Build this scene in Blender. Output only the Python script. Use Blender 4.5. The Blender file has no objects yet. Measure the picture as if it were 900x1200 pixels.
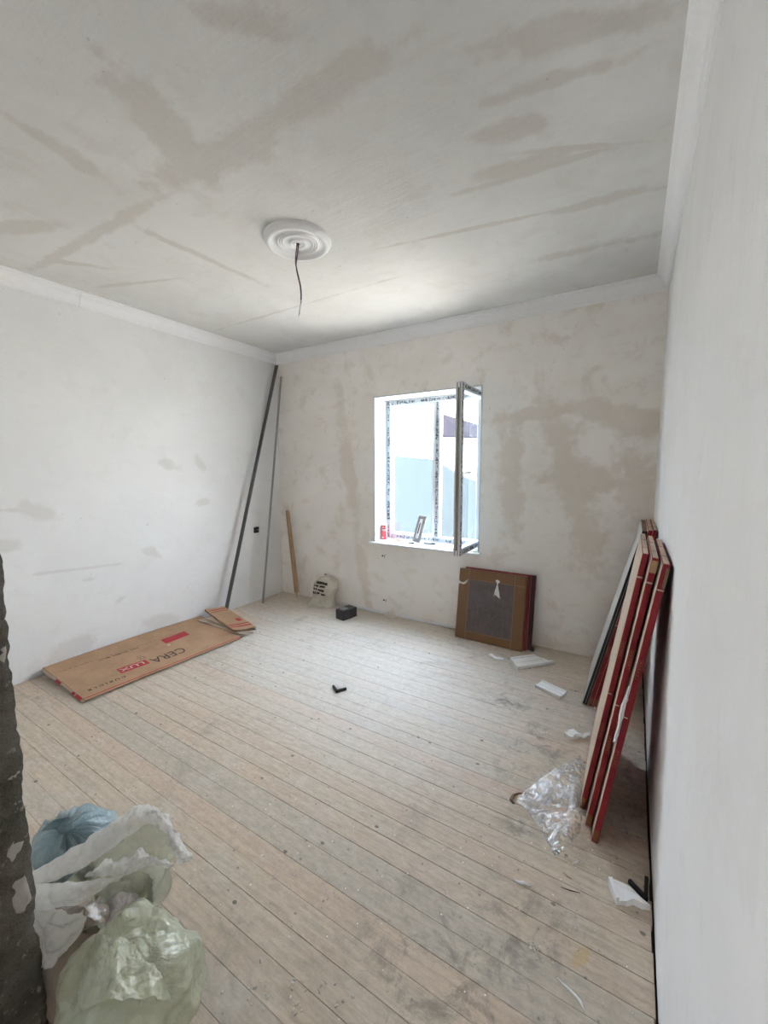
import bpy, bmesh, math, random
from mathutils import Vector, Matrix, noise, Euler
random.seed(7)
S = bpy.context.scene
COL = S.collection
PI = math.pi

# ------------------------------------------------------------------ camera
FPX, YAW, PITCH, ROLL = 475.711, -0.55063, -0.10363, -0.00193
EYE = Vector((0, 0, 1.5))
fw = Vector((math.sin(YAW)*math.cos(PITCH), math.cos(YAW)*math.cos(PITCH), math.sin(PITCH)))
rt = Vector((math.cos(YAW), -math.sin(YAW), 0)); up = rt.cross(fw)
rt, up = math.cos(ROLL)*rt + math.sin(ROLL)*up, -math.sin(ROLL)*rt + math.cos(ROLL)*up
cd = bpy.data.cameras.new('camera'); cam = bpy.data.objects.new('camera', cd); COL.objects.link(cam)
cam.matrix_world = Matrix(((rt.x, up.x, -fw.x, EYE.x), (rt.y, up.y, -fw.y, EYE.y), (rt.z, up.z, -fw.z, EYE.z), (0, 0, 0, 1)))
cd.sensor_fit = 'VERTICAL'; cd.sensor_height = 32; cd.lens = FPX/1200*32
cd.clip_start = 0.01; cd.clip_end = 200
S.camera = cam

# ------------------------------------------------------------------ sky and exposure
SKY = 29.0
w = bpy.data.worlds.new('world'); S.world = w; w.use_nodes = True
wn = w.node_tree; wn.nodes.clear()
wo = wn.nodes.new('ShaderNodeOutputWorld'); bg = wn.nodes.new('ShaderNodeBackground')
tc = wn.nodes.new('ShaderNodeTexCoord'); sx = wn.nodes.new('ShaderNodeSeparateXYZ'); rp = wn.nodes.new('ShaderNodeValToRGB')
rp.color_ramp.elements[0].position = 0.0; rp.color_ramp.elements[0].color = (0.97, 0.97, 0.98, 1)
rp.color_ramp.elements[1].position = 0.7; rp.color_ramp.elements[1].color = (0.67, 0.81, 1.0, 1)
wn.links.new(tc.outputs['Generated'], sx.inputs[0]); wn.links.new(sx.outputs['Z'], rp.inputs[0])
wn.links.new(rp.outputs[0], bg.inputs[0]); bg.inputs[1].default_value = SKY
wn.links.new(bg.outputs[0], wo.inputs[0])
# high sun from the side: it lights the yard and never enters the window
sd = bpy.data.lights.new('sun', 'SUN'); sd.energy = 97; sd.angle = .01; sd.color = (1, .95, .87)
sun = bpy.data.objects.new('sun', sd); COL.objects.link(sun)
sun.rotation_euler = Vector((-.60, .10, -.79)).to_track_quat('-Z', 'Y').to_euler()
S.view_settings.view_transform = 'Standard'; S.view_settings.look = 'None'
S.view_settings.gamma = 1; S.view_settings.use_curve_mapping = False
S.view_settings.exposure = 0.0
S.cycles.max_bounces = 14; S.cycles.diffuse_bounces = 9; S.cycles.transparent_max_bounces = 16

# ------------------------------------------------------------------ room size (metres)
XL, XR, YB, H = -3.6476, 0.1359, 3.5344, 2.8279
YF, YFO, XJ = 0.30, 0.04, -1.195          # front wall inner and outer plane, left jamb of the doorway

def ray(px, py):
    return rt*((px-450)/FPX) - up*((py-600)/FPX) + fw
def onz(px, py, z=0.0):
    d = ray(px, py); return EYE + d*((z-EYE.z)/d.z)
def ony(px, py, y):
    d = ray(px, py); return EYE + d*(y/d.y)
def onx(px, py, x):
    d = ray(px, py); return EYE + d*(x/d.x)

# ------------------------------------------------------------------ materials
class NT:
    def __init__(s, name):
        s.m = bpy.data.materials.new(name); s.m.use_nodes = True
        s.t = s.m.node_tree; s.t.nodes.clear()
        s.out = s.n('ShaderNodeOutputMaterial')
        s.tc = s.n('ShaderNodeTexCoord')
    def n(s, typ, **kw):
        nd = s.t.nodes.new(typ)
        for k, v in kw.items(): setattr(nd, k, v)
        return nd
    def l(s, a, b): s.t.links.new(a, b)
    def put(s, sock, v):
        if isinstance(v, bpy.types.NodeSocket): s.l(v, sock)
        else:
            if hasattr(sock.default_value, '__len__') and not hasattr(v, '__len__'): v = (v,)*len(sock.default_value)
            if hasattr(v, '__len__') and len(v) == 3 and len(sock.default_value) == 4: v = (*v, 1)
            sock.default_value = v
    def math(s, op, a, b=None, clamp=False):
        nd = s.n('ShaderNodeMath', operation=op, use_clamp=clamp); s.put(nd.inputs[0], a)
        if b is not None: s.put(nd.inputs[1], b)
        return nd.outputs[0]
    def noise(s, vec, scale, detail=4, rough=.55, dist=0):
        nd = s.n('ShaderNodeTexNoise'); s.l(vec, nd.inputs['Vector'])
        nd.inputs['Scale'].default_value = scale; nd.inputs['Detail'].default_value = detail
        nd.inputs['Roughness'].default_value = rough; nd.inputs['Distortion'].default_value = dist
        return nd.outputs['Fac']
    def map(s, vec, loc=(0, 0, 0), rot=(0, 0, 0), sc=(1, 1, 1), typ='POINT'):
        nd = s.n('ShaderNodeMapping', vector_type=typ); s.l(vec, nd.inputs[0])
        nd.inputs['Location'].default_value = loc; nd.inputs['Rotation'].default_value = rot; nd.inputs['Scale'].default_value = sc
        return nd.outputs[0]
    def step(s, v, lo, hi, a=0., b=1.):
        nd = s.n('ShaderNodeMapRange', interpolation_type='SMOOTHSTEP'); s.put(nd.inputs[0], v)
        nd.inputs[1].default_value = lo; nd.inputs[2].default_value = hi; nd.inputs[3].default_value = a; nd.inputs[4].default_value = b
        return nd.outputs[0]
    def mix(s, f, a, b, mode='MIX'):
        nd = s.n('ShaderNodeMix', data_type='RGBA', blend_type=mode)
        s.put(nd.inputs[0], f); s.put(nd.inputs[6], a); s.put(nd.inputs[7], b); return nd.outputs[2]
    def bump(s, h, strength=.2, dist=.01):
        nd = s.n('ShaderNodeBump'); s.l(h, nd.inputs['Height'])
        nd.inputs['Strength'].default_value = strength; nd.inputs['Distance'].default_value = dist; return nd.outputs[0]
    def bsdf(s, col, rough=.6, metal=0, spec=.5, normal=None, **kw):
        b = s.n('ShaderNodeBsdfPrincipled'); s.put(b.inputs['Base Color'], col); s.put(b.inputs['Roughness'], rough)
        s.put(b.inputs['Metallic'], metal); b.inputs['Specular IOR Level'].default_value = spec
        for k, v in kw.items(): s.put(b.inputs[k], v)
        if normal is not None: s.l(normal, b.inputs['Normal'])
        return b.outputs[0]
    def done(s, sh): s.l(sh, s.out.inputs[0]); return s.m

def plain(name, col, rough=.6, metal=0, spec=.4, var=.12, scale=30, bump=.15):
    t = NT(name); o = t.tc.outputs['Object']
    n1 = t.noise(o, scale, 5)
    dark = tuple(c*(1-var) for c in col); lite = tuple(min(1, c*(1+var)) for c in col)
    c = t.mix(n1, dark, lite)
    return t.done(t.bsdf(c, rough, metal, spec, t.bump(n1, bump, .003)))

def patch_mask(t, uv, patches, dist_noise, soft=.25):
    """patches: (u0,v0,u1,v1,half width) daubs of filler on the plaster"""
    acc = None
    for (u0, v0, u1, v1, hw) in patches:
        L = math.hypot(u1-u0, v1-v0)/2 + hw
        m = t.map(uv, ((u0+u1)/2, (v0+v1)/2, 0), (0, 0, math.atan2(v1-v0, u1-u0)), (L, hw, 1), 'TEXTURE')
        ln = t.n('ShaderNodeVectorMath', operation='LENGTH'); t.l(m, ln.inputs[0])
        d = t.math('ADD', ln.outputs['Value'], dist_noise)
        k = t.step(d, 1-soft, 1+soft, 1, 0)
        acc = k if acc is None else t.math('MAXIMUM', acc, k)
    return acc

def plaster(name, axes, base, lite, dark, patches, streak_rot=0., pat_amt=.8, blotch=.5, rough=.85, speck=True, streaks=(6, .7)):
    t = NT(name); o = t.tc.outputs['Object']
    sp = t.n('ShaderNodeSeparateXYZ'); t.l(o, sp.inputs[0])
    cb = t.n('ShaderNodeCombineXYZ'); t.l(sp.outputs[axes[0]], cb.inputs[0]); t.l(sp.outputs[axes[1]], cb.inputs[1])
    uv = cb.outputs[0]
    big = t.noise(uv, 1.1, 6, .62, .3); mid = t.noise(uv, 4.5, 6, .65, .4)
    ms = t.map(uv, (0, 0, 0), (0, 0, streak_rot), (streaks[1], streaks[0], 1))
    st = t.noise(ms, 3.0, 6, .6)
    fine = t.noise(uv, 55, 4, .6)
    c = t.mix(t.step(big, .36, .62), base, lite)
    c = t.mix(t.math('MULTIPLY', t.step(mid, .53, .66), blotch), c, dark)
    c = t.mix(t.math('MULTIPLY', t.step(st, .54, .72), blotch*.7), c, dark)
    if patches:
        dn = t.math('ADD', t.math('MULTIPLY', t.math('SUBTRACT', t.noise(uv, 2.3, 6, .66), .5), 4.2), t.math('MULTIPLY', t.math('SUBTRACT', t.noise(uv, 11, 5, .6), .5), 1.4))
        pm = patch_mask(t, uv, patches, dn, .42)
        pm = t.math('MULTIPLY', pm, t.math('ADD', .55, t.math('MULTIPLY', mid, .8)), True)
        c = t.mix(t.math('MULTIPLY', pm, pat_amt), c, dark)
    c = t.mix(.10, c, t.mix(fine, (.25, .24, .22), (1, 1, 1)), 'OVERLAY')
    if speck:
        v = t.noise(uv, 26, 2, .5); c = t.mix(t.math('MULTIPLY', t.step(v, .735, .76), .3), c, (.30, .27, .24))
    h = t.math('ADD', t.math('MULTIPLY', fine, .35), t.math('ADD', t.math('MULTIPLY', st, .8), mid))
    return t.done(t.bsdf(c, rough, 0, .25, t.bump(h, .35, .006)))

def uvline(fn, ax, a, b, w):
    p, q = fn(*a), fn(*b); return (p[ax[0]], p[ax[1]], q[ax[0]], q[ax[1]], w)
cz = lambda x, y: onz(x, y, H)
by = lambda x, y: ony(x, y, YB)
lx = lambda x, y: onx(x, y, XL)
CEIL_P = [uvline(cz, (0, 1), a, b, w_) for a, b, w_ in [
    ((45, 312), (205, 222), .035), ((190, 215), (300, 165), .09), ((290, 165), (450, 60), .06), ((170, 125), (235, 210), .10),
    ((0, 130), (105, 198), .04), ((245, 10), (320, 30), .06), ((0, 270), (60, 265), .05), ((60, 305), (110, 312), .03),
    ((180, 275), (290, 325), .025), ((560, 60), (800, 10), .05), ((540, 130), (760, 60), .03), ((560, 220), (760, 160), .02),
    ((450, 290), (720, 232), .015), ((640, 252), (730, 228), .035), ((650, 300), (765, 275), .05), ((570, 205), (640, 185), .045),
    ((610, 180), (760, 165), .015), ((260, 385), (430, 335), .012), ((130, 335), (220, 325), .02), ((560, 160), (640, 140), .05)]]
BACK_P = [uvline(by, (0, 2), a, b, w_) for a, b, w_ in [
    ((600, 500), (600, 600), .10), ((650, 500), (690, 640), .13), ((700, 480), (765, 500), .10), ((740, 540), (770, 620), .14),
    ((590, 490), (670, 480), .05), ((400, 490), (415, 600), .08), ((640, 560), (720, 560), .10), ((420, 640), (430, 700), .06)]]
LEFT_P = [uvline(lx, (1, 2), a, b, w_) for a, b, w_ in [
    ((35, 597), (58, 605), .05), ((0, 640), (15, 642), .04), ((60, 772), (110, 745), .07), ((178, 730), (205, 725), .055),
    ((172, 645), (180, 648), .04), ((50, 672), (148, 660), .010), ((100, 680), (110, 678), .02), ((0, 598), (30, 598), .015),
    ((185, 540), (200, 545), .04), ((232, 540), (238, 548), .03), ((235, 590), (242, 588), .03), ((138, 705), (145, 700), .02)]]
M = {}
M['ceiling'] = plaster('ceiling_putty', (0, 1), (.64, .63, .61), (.71, .705, .69), (.55, .515, .475), CEIL_P, .5, .75, .25)
M['wall_back'] = plaster('back_putty', (0, 2), (.86, .825, .78), (.92, .895, .87), (.69, .62, .545), BACK_P, .0, .7, .45, streaks=(3, 1.5))
M['wall_left'] = plaster('left_putty', (1, 2), (.79, .79, .785), (.83, .83, .825), (.68, .665, .64), LEFT_P, .0, .75, .18, streaks=(5, .9))
M['wall_right'] = plaster('right_putty', (1, 2), (.78, .775, .765), (.82, .815, .81), (.70, .685, .665), [], .0, .6, .30, streaks=(1, 5), speck=False)
M['wall_front'] = plain('front_putty', (.70, .68, .65), .9)
M['corridor'] = plain('raw_wall', (.34, .31, .27), .95)
M['cornice'] = plain('cornice_foam', (.90, .90, .91), .6, var=.03)
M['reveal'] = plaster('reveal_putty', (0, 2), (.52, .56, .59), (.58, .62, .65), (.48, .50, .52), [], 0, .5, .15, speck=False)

def cement(name):
    t = NT(name); o = t.tc.outputs['Object']
    a = t.noise(o, 9, 8, .7); b = t.noise(o, 45, 6, .7); d = t.noise(o, 160, 3, .6)
    c = t.mix(t.step(a, .35, .65), (.085, .080, .062), (.16, .145, .12)); c = t.mix(t.math('MULTIPLY', t.step(b, .6, .68), .7), c, (.38, .35, .30))
    c = t.mix(t.math('MULTIPLY', t.step(b, .40, .33), .7), c, (.05, .045, .04))
    h = t.math('ADD', a, t.math('ADD', t.math('MULTIPLY', b, .8), t.math('MULTIPLY', d, .35)))
    return t.done(t.bsdf(c, .95, 0, .2, t.bump(h, .9, .02)))
M['cement'] = cement('rough_cement')

def wood_floor():
    t = NT('limed_floorboard'); g = t.n('ShaderNodeNewGeometry'); o = t.tc.outputs['Object']
    oi = t.n('ShaderNodeObjectInfo'); rnd = oi.outputs['Random']
    pos = g.outputs['Position']
    off = t.n('ShaderNodeCombineXYZ'); t.l(t.math('MULTIPLY', rnd, 37.0), off.inputs[0]); t.l(t.math('MULTIPLY', rnd, 11.0), off.inputs[2])
    va = t.n('ShaderNodeVectorMath', operation='ADD'); t.l(pos, va.inputs[0]); t.l(off.outputs[0], va.inputs[1])
    sh = va.outputs[0]
    gr = t.noise(t.map(sh, sc=(1.6, 26, 1)), 2.2, 7, .65, .5)
    gr2 = t.noise(t.map(sh, sc=(4, 90, 1)), 2, 4, .6)
    big = t.noise(pos, .9, 5, .6, .4); mid = t.noise(pos, 5, 6, .7, .3); fine = t.noise(pos, 70, 4, .65)
    c = t.mix(t.step(gr, .15, .85), (.41, .335, .252), (.60, .51, .405))
    # pinker, greyer and paler boards
    c = t.mix(t.step(rnd, .70, .95, 0, .45), c, (.52, .36, .27))
    c = t.mix(t.step(rnd, .22, .0, 0, .5), c, (.43, .395, .34))
    c = t.mix(t.math('MULTIPLY', t.step(gr2, .55, .72), .22), c, (.33, .26, .20))
    # chalky tone: dusty boards with the window's sheen put into their colour
    sp = t.n('ShaderNodeSeparateXYZ'); t.l(pos, sp.inputs[0])
    dm = t.map(pos, (-1.95, 2.7, 0), (0, 0, .0), (1.9, 1.15, 1), 'TEXTURE'); ln = t.n('ShaderNodeVectorMath', operation='LENGTH'); t.l(dm, ln.inputs[0])
    dust_sheen = t.math('MULTIPLY', t.step(t.math('ADD', ln.outputs['Value'], t.math('SUBTRACT', big, .5)), .35, 1.35, 1, 0), .62)
    c = t.mix(dust_sheen, c, (.63, .595, .55))
    c = t.mix(t.math('MULTIPLY', t.step(mid, .5, .72), .4), c, (.58, .55, .505))
    # grime
    c = t.mix(t.math('MULTIPLY', t.step(t.noise(pos, 2.3, 8, .75, .6), .52, .70), .50), c, (.30, .26, .21))
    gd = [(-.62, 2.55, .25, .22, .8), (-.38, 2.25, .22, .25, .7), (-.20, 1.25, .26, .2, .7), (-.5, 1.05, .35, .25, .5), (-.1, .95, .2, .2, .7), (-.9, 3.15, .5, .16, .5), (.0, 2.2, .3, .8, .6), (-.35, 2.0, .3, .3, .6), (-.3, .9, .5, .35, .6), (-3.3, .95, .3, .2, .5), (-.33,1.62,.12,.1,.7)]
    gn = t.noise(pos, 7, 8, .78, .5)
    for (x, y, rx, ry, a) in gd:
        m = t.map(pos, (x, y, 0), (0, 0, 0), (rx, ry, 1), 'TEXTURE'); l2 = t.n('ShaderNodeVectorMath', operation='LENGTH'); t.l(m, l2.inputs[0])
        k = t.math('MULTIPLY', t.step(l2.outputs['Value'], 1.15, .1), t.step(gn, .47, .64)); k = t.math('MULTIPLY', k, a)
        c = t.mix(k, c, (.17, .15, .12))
    # ochre paint smear near the doorway
    q = onz(683, 1120); m = t.map(pos, (q.x, q.y, 0), (0, 0, -.5), (.017, .040, 1), 'TEXTURE'); l2 = t.n('ShaderNodeVectorMath', operation='LENGTH'); t.l(m, l2.inputs[0])
    c = t.mix(t.math('MULTIPLY', t.step(t.math('ADD', l2.outputs['Value'], t.math('MULTIPLY', t.math('SUBTRACT', gn, .5), 5)), 1.0, .4), .6), c, (.50, .36, .17))
    # knots and drips: dark dots, pale dots
    vo = t.n('ShaderNodeTexVoronoi'); t.l(t.map(pos, sc=(7, 9, 1)), vo.inputs['Vector']); vo.inputs['Scale'].default_value = 1.2
    sep = t.n('ShaderNodeSeparateColor'); t.l(vo.outputs['Color'], sep.inputs[0])
    dd = t.math('ADD', vo.outputs['Distance'], t.math('MULTIPLY', t.math('SUBTRACT', fine, .5), .08))
    k = t.math('MULTIPLY', t.step(dd, .095, .055), t.step(sep.outputs[0], .48, .50))
    c = t.mix(t.math('MULTIPLY', k, .85), c, (.12, .115, .095))
    v2 = t.n('ShaderNodeTexVoronoi'); t.l(t.map(pos, (3, 1, 0), sc=(20, 22, 1)), v2.inputs['Vector']); v2.inputs['Scale'].default_value = 1.2
    s2 = t.n('ShaderNodeSeparateColor'); t.l(v2.outputs['Color'], s2.inputs[0])
    k = t.math('MULTIPLY', t.step(v2.outputs['Distance'], .15, .07), t.step(s2.outputs[1], .62, .64)); c = t.mix(t.math('MULTIPLY', k, .7), c, (.16, .13, .11))
    k = t.math('MULTIPLY', t.step(v2.outputs['Distance'], .10, .05), t.step(s2.outputs[2], .90, .92)); c = t.mix(k, c, (.85, .83, .80))
    blot = t.noise(t.map(pos, sc=(9, 22, 1)), 2.2, 7, .72, .4)
    c = t.mix(.30, c, t.mix(t.step(blot, .3, .7), (.30, .30, .30), (.72, .72, .72)), 'OVERLAY')
    c = t.mix(.16, c, t.mix(fine, (.2, .2, .2), (.85, .85, .85)), 'OVERLAY')
    h = t.math('ADD', t.math('MULTIPLY', gr, .6), t.math('ADD', t.math('MULTIPLY', fine, .3), t.math('MULTIPLY', gr2, .3)))
    r = t.math('ADD', .48, t.math('MULTIPLY', mid, .28))
    return t.done(t.bsdf(c, r, 0, .38, t.bump(h, .35, .004)))
M['plank'] = wood_floor()
M['subfloor'] = plain('subfloor_dark', (.06, .05, .04), 1)
M['pvc'] = plain('white_pvc', (.82, .84, .85), .35, var=.02)
M['pvc_side'] = plain('grey_pvc_gasket', (.36, .34, .33), .5, var=.1)
M['tape'] = None
def printed_tape():
    t = NT('printed_film_tape'); o = t.tc.outputs['Object']
    a = t.noise(t.map(o, sc=(1, 1, 1)), 60, 3, .6); b = t.noise(o, 9, 2, .5)
    k = t.math('MULTIPLY', t.step(a, .50, .54), t.step(b, .44, .50))
    return t.done(t.bsdf(t.mix(k, (.58, .62, .66), (.07, .08, .11)), .4))
M['tape'] = printed_tape()
M['marks'] = plain('dark_print', (.04, .045, .07), .5)
def glass(name, tint=(.95, .98, 1), haze=.05, rough=0.0):
    t = NT(name)
    gl = t.n('ShaderNodeBsdfGlossy'); gl.inputs['Roughness'].default_value = .03
    tr = t.n('ShaderNodeBsdfTransparent'); tr.inputs[0].default_value = (*tint, 1)
    di = t.n('ShaderNodeBsdfTranslucent'); di.inputs[0].default_value = (.9, .95, 1, 1)
    fr = t.n('ShaderNodeFresnel'); fr.inputs[0].default_value = 1.45
    ge = t.n('ShaderNodeNewGeometry')      # reflect only at the outer skin of the thin pane
    m1 = t.n('ShaderNodeMixShader'); t.l(t.math('MULTIPLY', fr.outputs[0], t.math('SUBTRACT', 1.0, ge.outputs['Backfacing'])), m1.inputs[0]); t.l(tr.outputs[0], m1.inputs[1]); t.l(gl.outputs[0], m1.inputs[2])
    m2 = t.n('ShaderNodeMixShader'); nz = t.noise(t.tc.outputs['Object'], 14, 5, .7)
    t.l(t.math('MULTIPLY', nz, haze*2), m2.inputs[0]); t.l(m1.outputs[0], m2.inputs[1]); t.l(di.outputs[0], m2.inputs[2])
    return t.done(m2.outputs[0])
M['glass'] = glass('dusty_glass', haze=.004)
M['sash_glass'] = glass('dusty_sash_glass', haze=.012)

def film(name, col, transp=.12, trans=.35, rough=.35, clear=False, spec=.5, bump=.85, coat=.4):
    t = NT(name); o = t.tc.outputs['Object']
    wv = t.n('ShaderNodeVectorMath', operation='ADD'); t.l(o, wv.inputs[0])
    nz = t.n('ShaderNodeTexNoise'); t.l(o, nz.inputs['Vector']); nz.inputs['Scale'].default_value = 9; nz.inputs['Detail'].default_value = 2
    sc = t.n('ShaderNodeVectorMath', operation='SCALE'); t.l(nz.outputs['Color'], sc.inputs[0]); sc.inputs['Scale'].default_value = .10; t.l(sc.outputs[0], wv.inputs[1])
    v1 = t.n('ShaderNodeTexVoronoi'); t.l(wv.outputs[0], v1.inputs['Vector']); v1.inputs['Scale'].default_value = 17
    v2 = t.n('ShaderNodeTexVoronoi'); t.l(wv.outputs[0], v2.inputs['Vector']); v2.inputs['Scale'].default_value = 44
    b = t.noise(o, 30, 4, .6, .6)
    rg = t.math('ABSOLUTE', t.math('SUBTRACT', t.noise(o, 11, 3, .5, 1.0), .5))
    h = t.math('ADD', t.math('MULTIPLY', v1.outputs['Distance'], .8), t.math('ADD', t.math('MULTIPLY', v2.outputs['Distance'], .25), t.math('ADD', t.math('MULTIPLY', b, .25), t.math('MULTIPLY', rg, -1.6))))
    if clear: h = t.math('ADD', t.math('MULTIPLY', rg, -2.2), t.math('ADD', t.math('MULTIPLY', t.math('ABSOLUTE', t.math('SUBTRACT', t.noise(wv.outputs[0], 34, 4, .6, .8), .5)), -1.0), t.math('MULTIPLY', b, .3)))
    nrm = t.bump(h, bump, .012)
    pr = t.bsdf(col, rough, 0, spec, nrm, **{'Coat Weight': coat, 'Coat Roughness': .18})
    tl = t.n('ShaderNodeBsdfTranslucent'); t.put(tl.inputs[0], col); t.l(nrm, tl.inputs['Normal'])
    m1 = t.n('ShaderNodeMixShader'); m1.inputs[0].default_value = trans; t.l(pr, m1.inputs[1]); t.l(tl.outputs[0], m1.inputs[2])
    tr = t.n('ShaderNodeBsdfTransparent'); m2 = t.n('ShaderNodeMixShader')
    t.put(m2.inputs[0], t.math('MULTIPLY', t.step(t.noise(o, 14, 3), .35, .65, .7, 1.3), transp, True)); t.l(m1.outputs[0], m2.inputs[1]); t.l(tr.outputs[0], m2.inputs[2])
    if clear:
        gl = t.n('ShaderNodeBsdfGlossy'); gl.inputs['Roughness'].default_value = .28; t.l(nrm, gl.inputs['Normal'])
        m3 = t.n('ShaderNodeMixShader'); t.put(m3.inputs[0], t.step(t.noise(o, 20, 4, .6, 1.5), .42, .66, .05, .42))
        t.l(m2.outputs[0], m3.inputs[1]); t.l(gl.outputs[0], m3.inputs[2]); return t.done(m3.outputs[0])
    return t.done(m2.outputs[0])
M['white_bag'] = film('milky_bag_film', (.84, .83, .80), .10, .35, .28)
M['green_bag'] = film('pale_green_bag_film', (.60, .62, .47), .06, .30, .30)
M['lime_bag'] = film('pale_lime_bag_film', (.60, .60, .49), .05, .3, .35)
M['blue_bag'] = film('blue_grey_bag_film', (.27, .37, .40), .02, .2, .35)
M['brown_bag'] = film('dull_brown_bag_film', (.32, .26, .21), .0, .15, .5)
M['pink_bag'] = film('pale_mauve_film', (.62, .57, .56), .1, .3, .3)
M['clear'] = film('clear_film', (.9, .92, .95), .80, .3, .2, True, bump=.9)

def cardboard(name, col=(.39, .25, .155)):
    t = NT(name); o = t.tc.outputs['Object']
    fl = t.noise(t.map(o, sc=(1, 60, 1)), 6, 2); b = t.noise(o, 6, 6, .65); f = t.noise(o, 120, 3)
    c = t.mix(t.step(b, .3, .7), tuple(k*.88 for k in col), tuple(k*1.08 for k in col)); c = t.mix(.15, c, t.mix(f, (.2, .2, .2), (.8, .8, .8)), 'OVERLAY')
    return t.done(t.bsdf(c, .8, 0, .2, t.bump(t.math('ADD', fl, b), .25, .002)))
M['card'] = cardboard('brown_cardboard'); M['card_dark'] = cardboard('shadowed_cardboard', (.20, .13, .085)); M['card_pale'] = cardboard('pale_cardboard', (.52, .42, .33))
M['red'] = plain('red_print', (.20, .006, .012), .6, var=.25, scale=14)
M['redink'] = plain('red_ink', (.36, .02, .03), .7, var=.15)
M['blackink'] = plain('black_ink', (.05, .035, .03), .8)
M['cardink'] = plain('ink_on_red', (.30, .12, .07), .7)
M['oldtape'] = plain('old_brown_tape', (.20, .07, .03), .5, var=.25)
M['dark'] = plain('black_plastic', (.012, .011, .013), .4, var=.3)
M['darkred'] = plain('dark_maroon', (.05, .008, .013), .6, var=.3)
M['grey_face'] = plain('pale_grey_board', (.55, .54, .52), .7, var=.05)
M['parcel'] = plain('brown_parcel_tape', (.15, .072, .026), .30, var=.25, scale=7, bump=.3)
M['parcel_seam'] = plain('worn_tape_seam', (.24, .15, .09), .5)
def tinted_film():
    t = NT('dusty_mauve_film_face'); o = t.tc.outputs['Object']
    a = t.noise(o, 7, 8, .72, .8); v = t.noise(t.map(o, sc=(9, 1, 1)), 5, 5, .6)
    c = t.mix(t.step(t.math('ADD', a, t.math('MULTIPLY', v, .5)), .5, .95), (.050, .034, .036), (.115, .090, .090))
    return t.done(t.bsdf(c, .32, 0, .5, t.bump(a, .4, .01)))
M['mauve'] = tinted_film()
M['steel'] = plain('galvanised_steel', (.36, .37, .37), .42, .7, var=.15)
M['dark_steel'] = plain('dark_steel_profile', (.13, .135, .13), .45, .6, var=.2)
M['stick'] = plain('bare_wood', (.36, .235, .13), .7, var=.25, scale=12)
M['foam'] = plain('white_polystyrene', (.92, .92, .92), .7, var=.03, scale=80)
M['old_putty'] = plain('old_putty', (.36, .33, .29), .9, var=.2)
M['putty_lump'] = plain('putty_lump', (.72, .68, .62), .9, var=.1)
M['wire_dark'] = plain('purple_brown_wire', (.10, .055, .075), .45)
M['wire_grey'] = plain('bare_wire_end', (.45, .42, .44), .35, .6)
M['redplastic'] = plain('red_carton', (.75, .10, .10), .5); M['white'] = plain('white_print', (.85, .85, .85), .5)
M['orange'] = plain('orange_plastic', (.80, .28, .14), .5)
M['slate'] = plain('dark_roofing', (.010, .0095, .012), .9, spec=0, scale=6)
M['render'] = plain('dark_blue_grey_render', (.027, .034, .038), .95, spec=0, scale=3, var=.1)
M['houserender'] = plain('pale_house_render', (.62, .63, .65), .9, scale=3)
M['ground'] = plain('yard_earth', (.56, .50, .42), .95, scale=4)
M['twig'] = plain('twig_bark', (.05, .04, .035), .9)
def sack_mat():
    t = NT('woven_sack'); o = t.tc.outputs['Object']
    a = t.noise(o, 12, 6, .65); f = t.noise(o, 90, 3)
    c = t.mix(a, (.46, .42, .35), (.66, .62, .54)); c = t.mix(.3, c, t.mix(f, (.3,)*3, (.8,)*3), 'OVERLAY')
    return t.done(t.bsdf(c, .8, 0, .2, t.bump(t.math('ADD', a, f), .5, .008)))
M['sack'] = sack_mat()

# ------------------------------------------------------------------ helpers
def obj(name, bm, mat, parent=None, smooth=False, mods=None):
    me = bpy.data.meshes.new(name)
    if isinstance(bm, bmesh.types.BMesh):
        bmesh.ops.recalc_face_normals(bm, faces=bm.faces); bm.to_mesh(me); bm.free()
    else: me.from_pydata([tuple(v) for v in bm[0]], [], bm[1]); me.update()
    if mat: me.materials.append(mat)
    for p in me.polygons: p.use_smooth = smooth
    o = bpy.data.objects.new(name, me); COL.objects.link(o)
    if parent: o.parent = parent
    return o
def tag(o, label=None, cat=None, group=None, kind=None):
    if label: o['label'] = label
    if cat: o['category'] = cat
    if group: o['group'] = group
    if kind: o['kind'] = kind
    return o
def empty(name, loc=(0, 0, 0), rot=(0, 0, 0)):
    o = bpy.data.objects.new(name, None); COL.objects.link(o); o.location = loc; o.rotation_euler = rot
    o.empty_display_size = .05; return o
def thing(name, label, cat, loc=(0, 0, 0), rot=(0, 0, 0), group=None):
    return tag(empty(name, loc, rot), label, cat, group)
def box(bm, lo, hi, bev=0, mat=None):
    r = bmesh.ops.create_cube(bm, size=1)
    lo, hi = Vector(lo), Vector(hi)
    for v in r['verts']: v.co = Vector(((v.co.x+.5)*(hi.x-lo.x)+lo.x, (v.co.y+.5)*(hi.y-lo.y)+lo.y, (v.co.z+.5)*(hi.z-lo.z)+lo.z))
    if bev:
        es = {e for v in r['verts'] for e in v.link_edges}
        r2 = bmesh.ops.bevel(bm, geom=list(es), offset=bev, segments=1, affect='EDGES')
        r['verts'] = r2['verts']
    if mat:
        for v in r['verts']: v.co = mat @ v.co
    return r['verts']
def B(name, lo, hi, mat, parent=None, bev=0, tm=None):
    bm = bmesh.new(); box(bm, lo, hi, bev, tm); return obj(name, bm, mat, parent)
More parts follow.
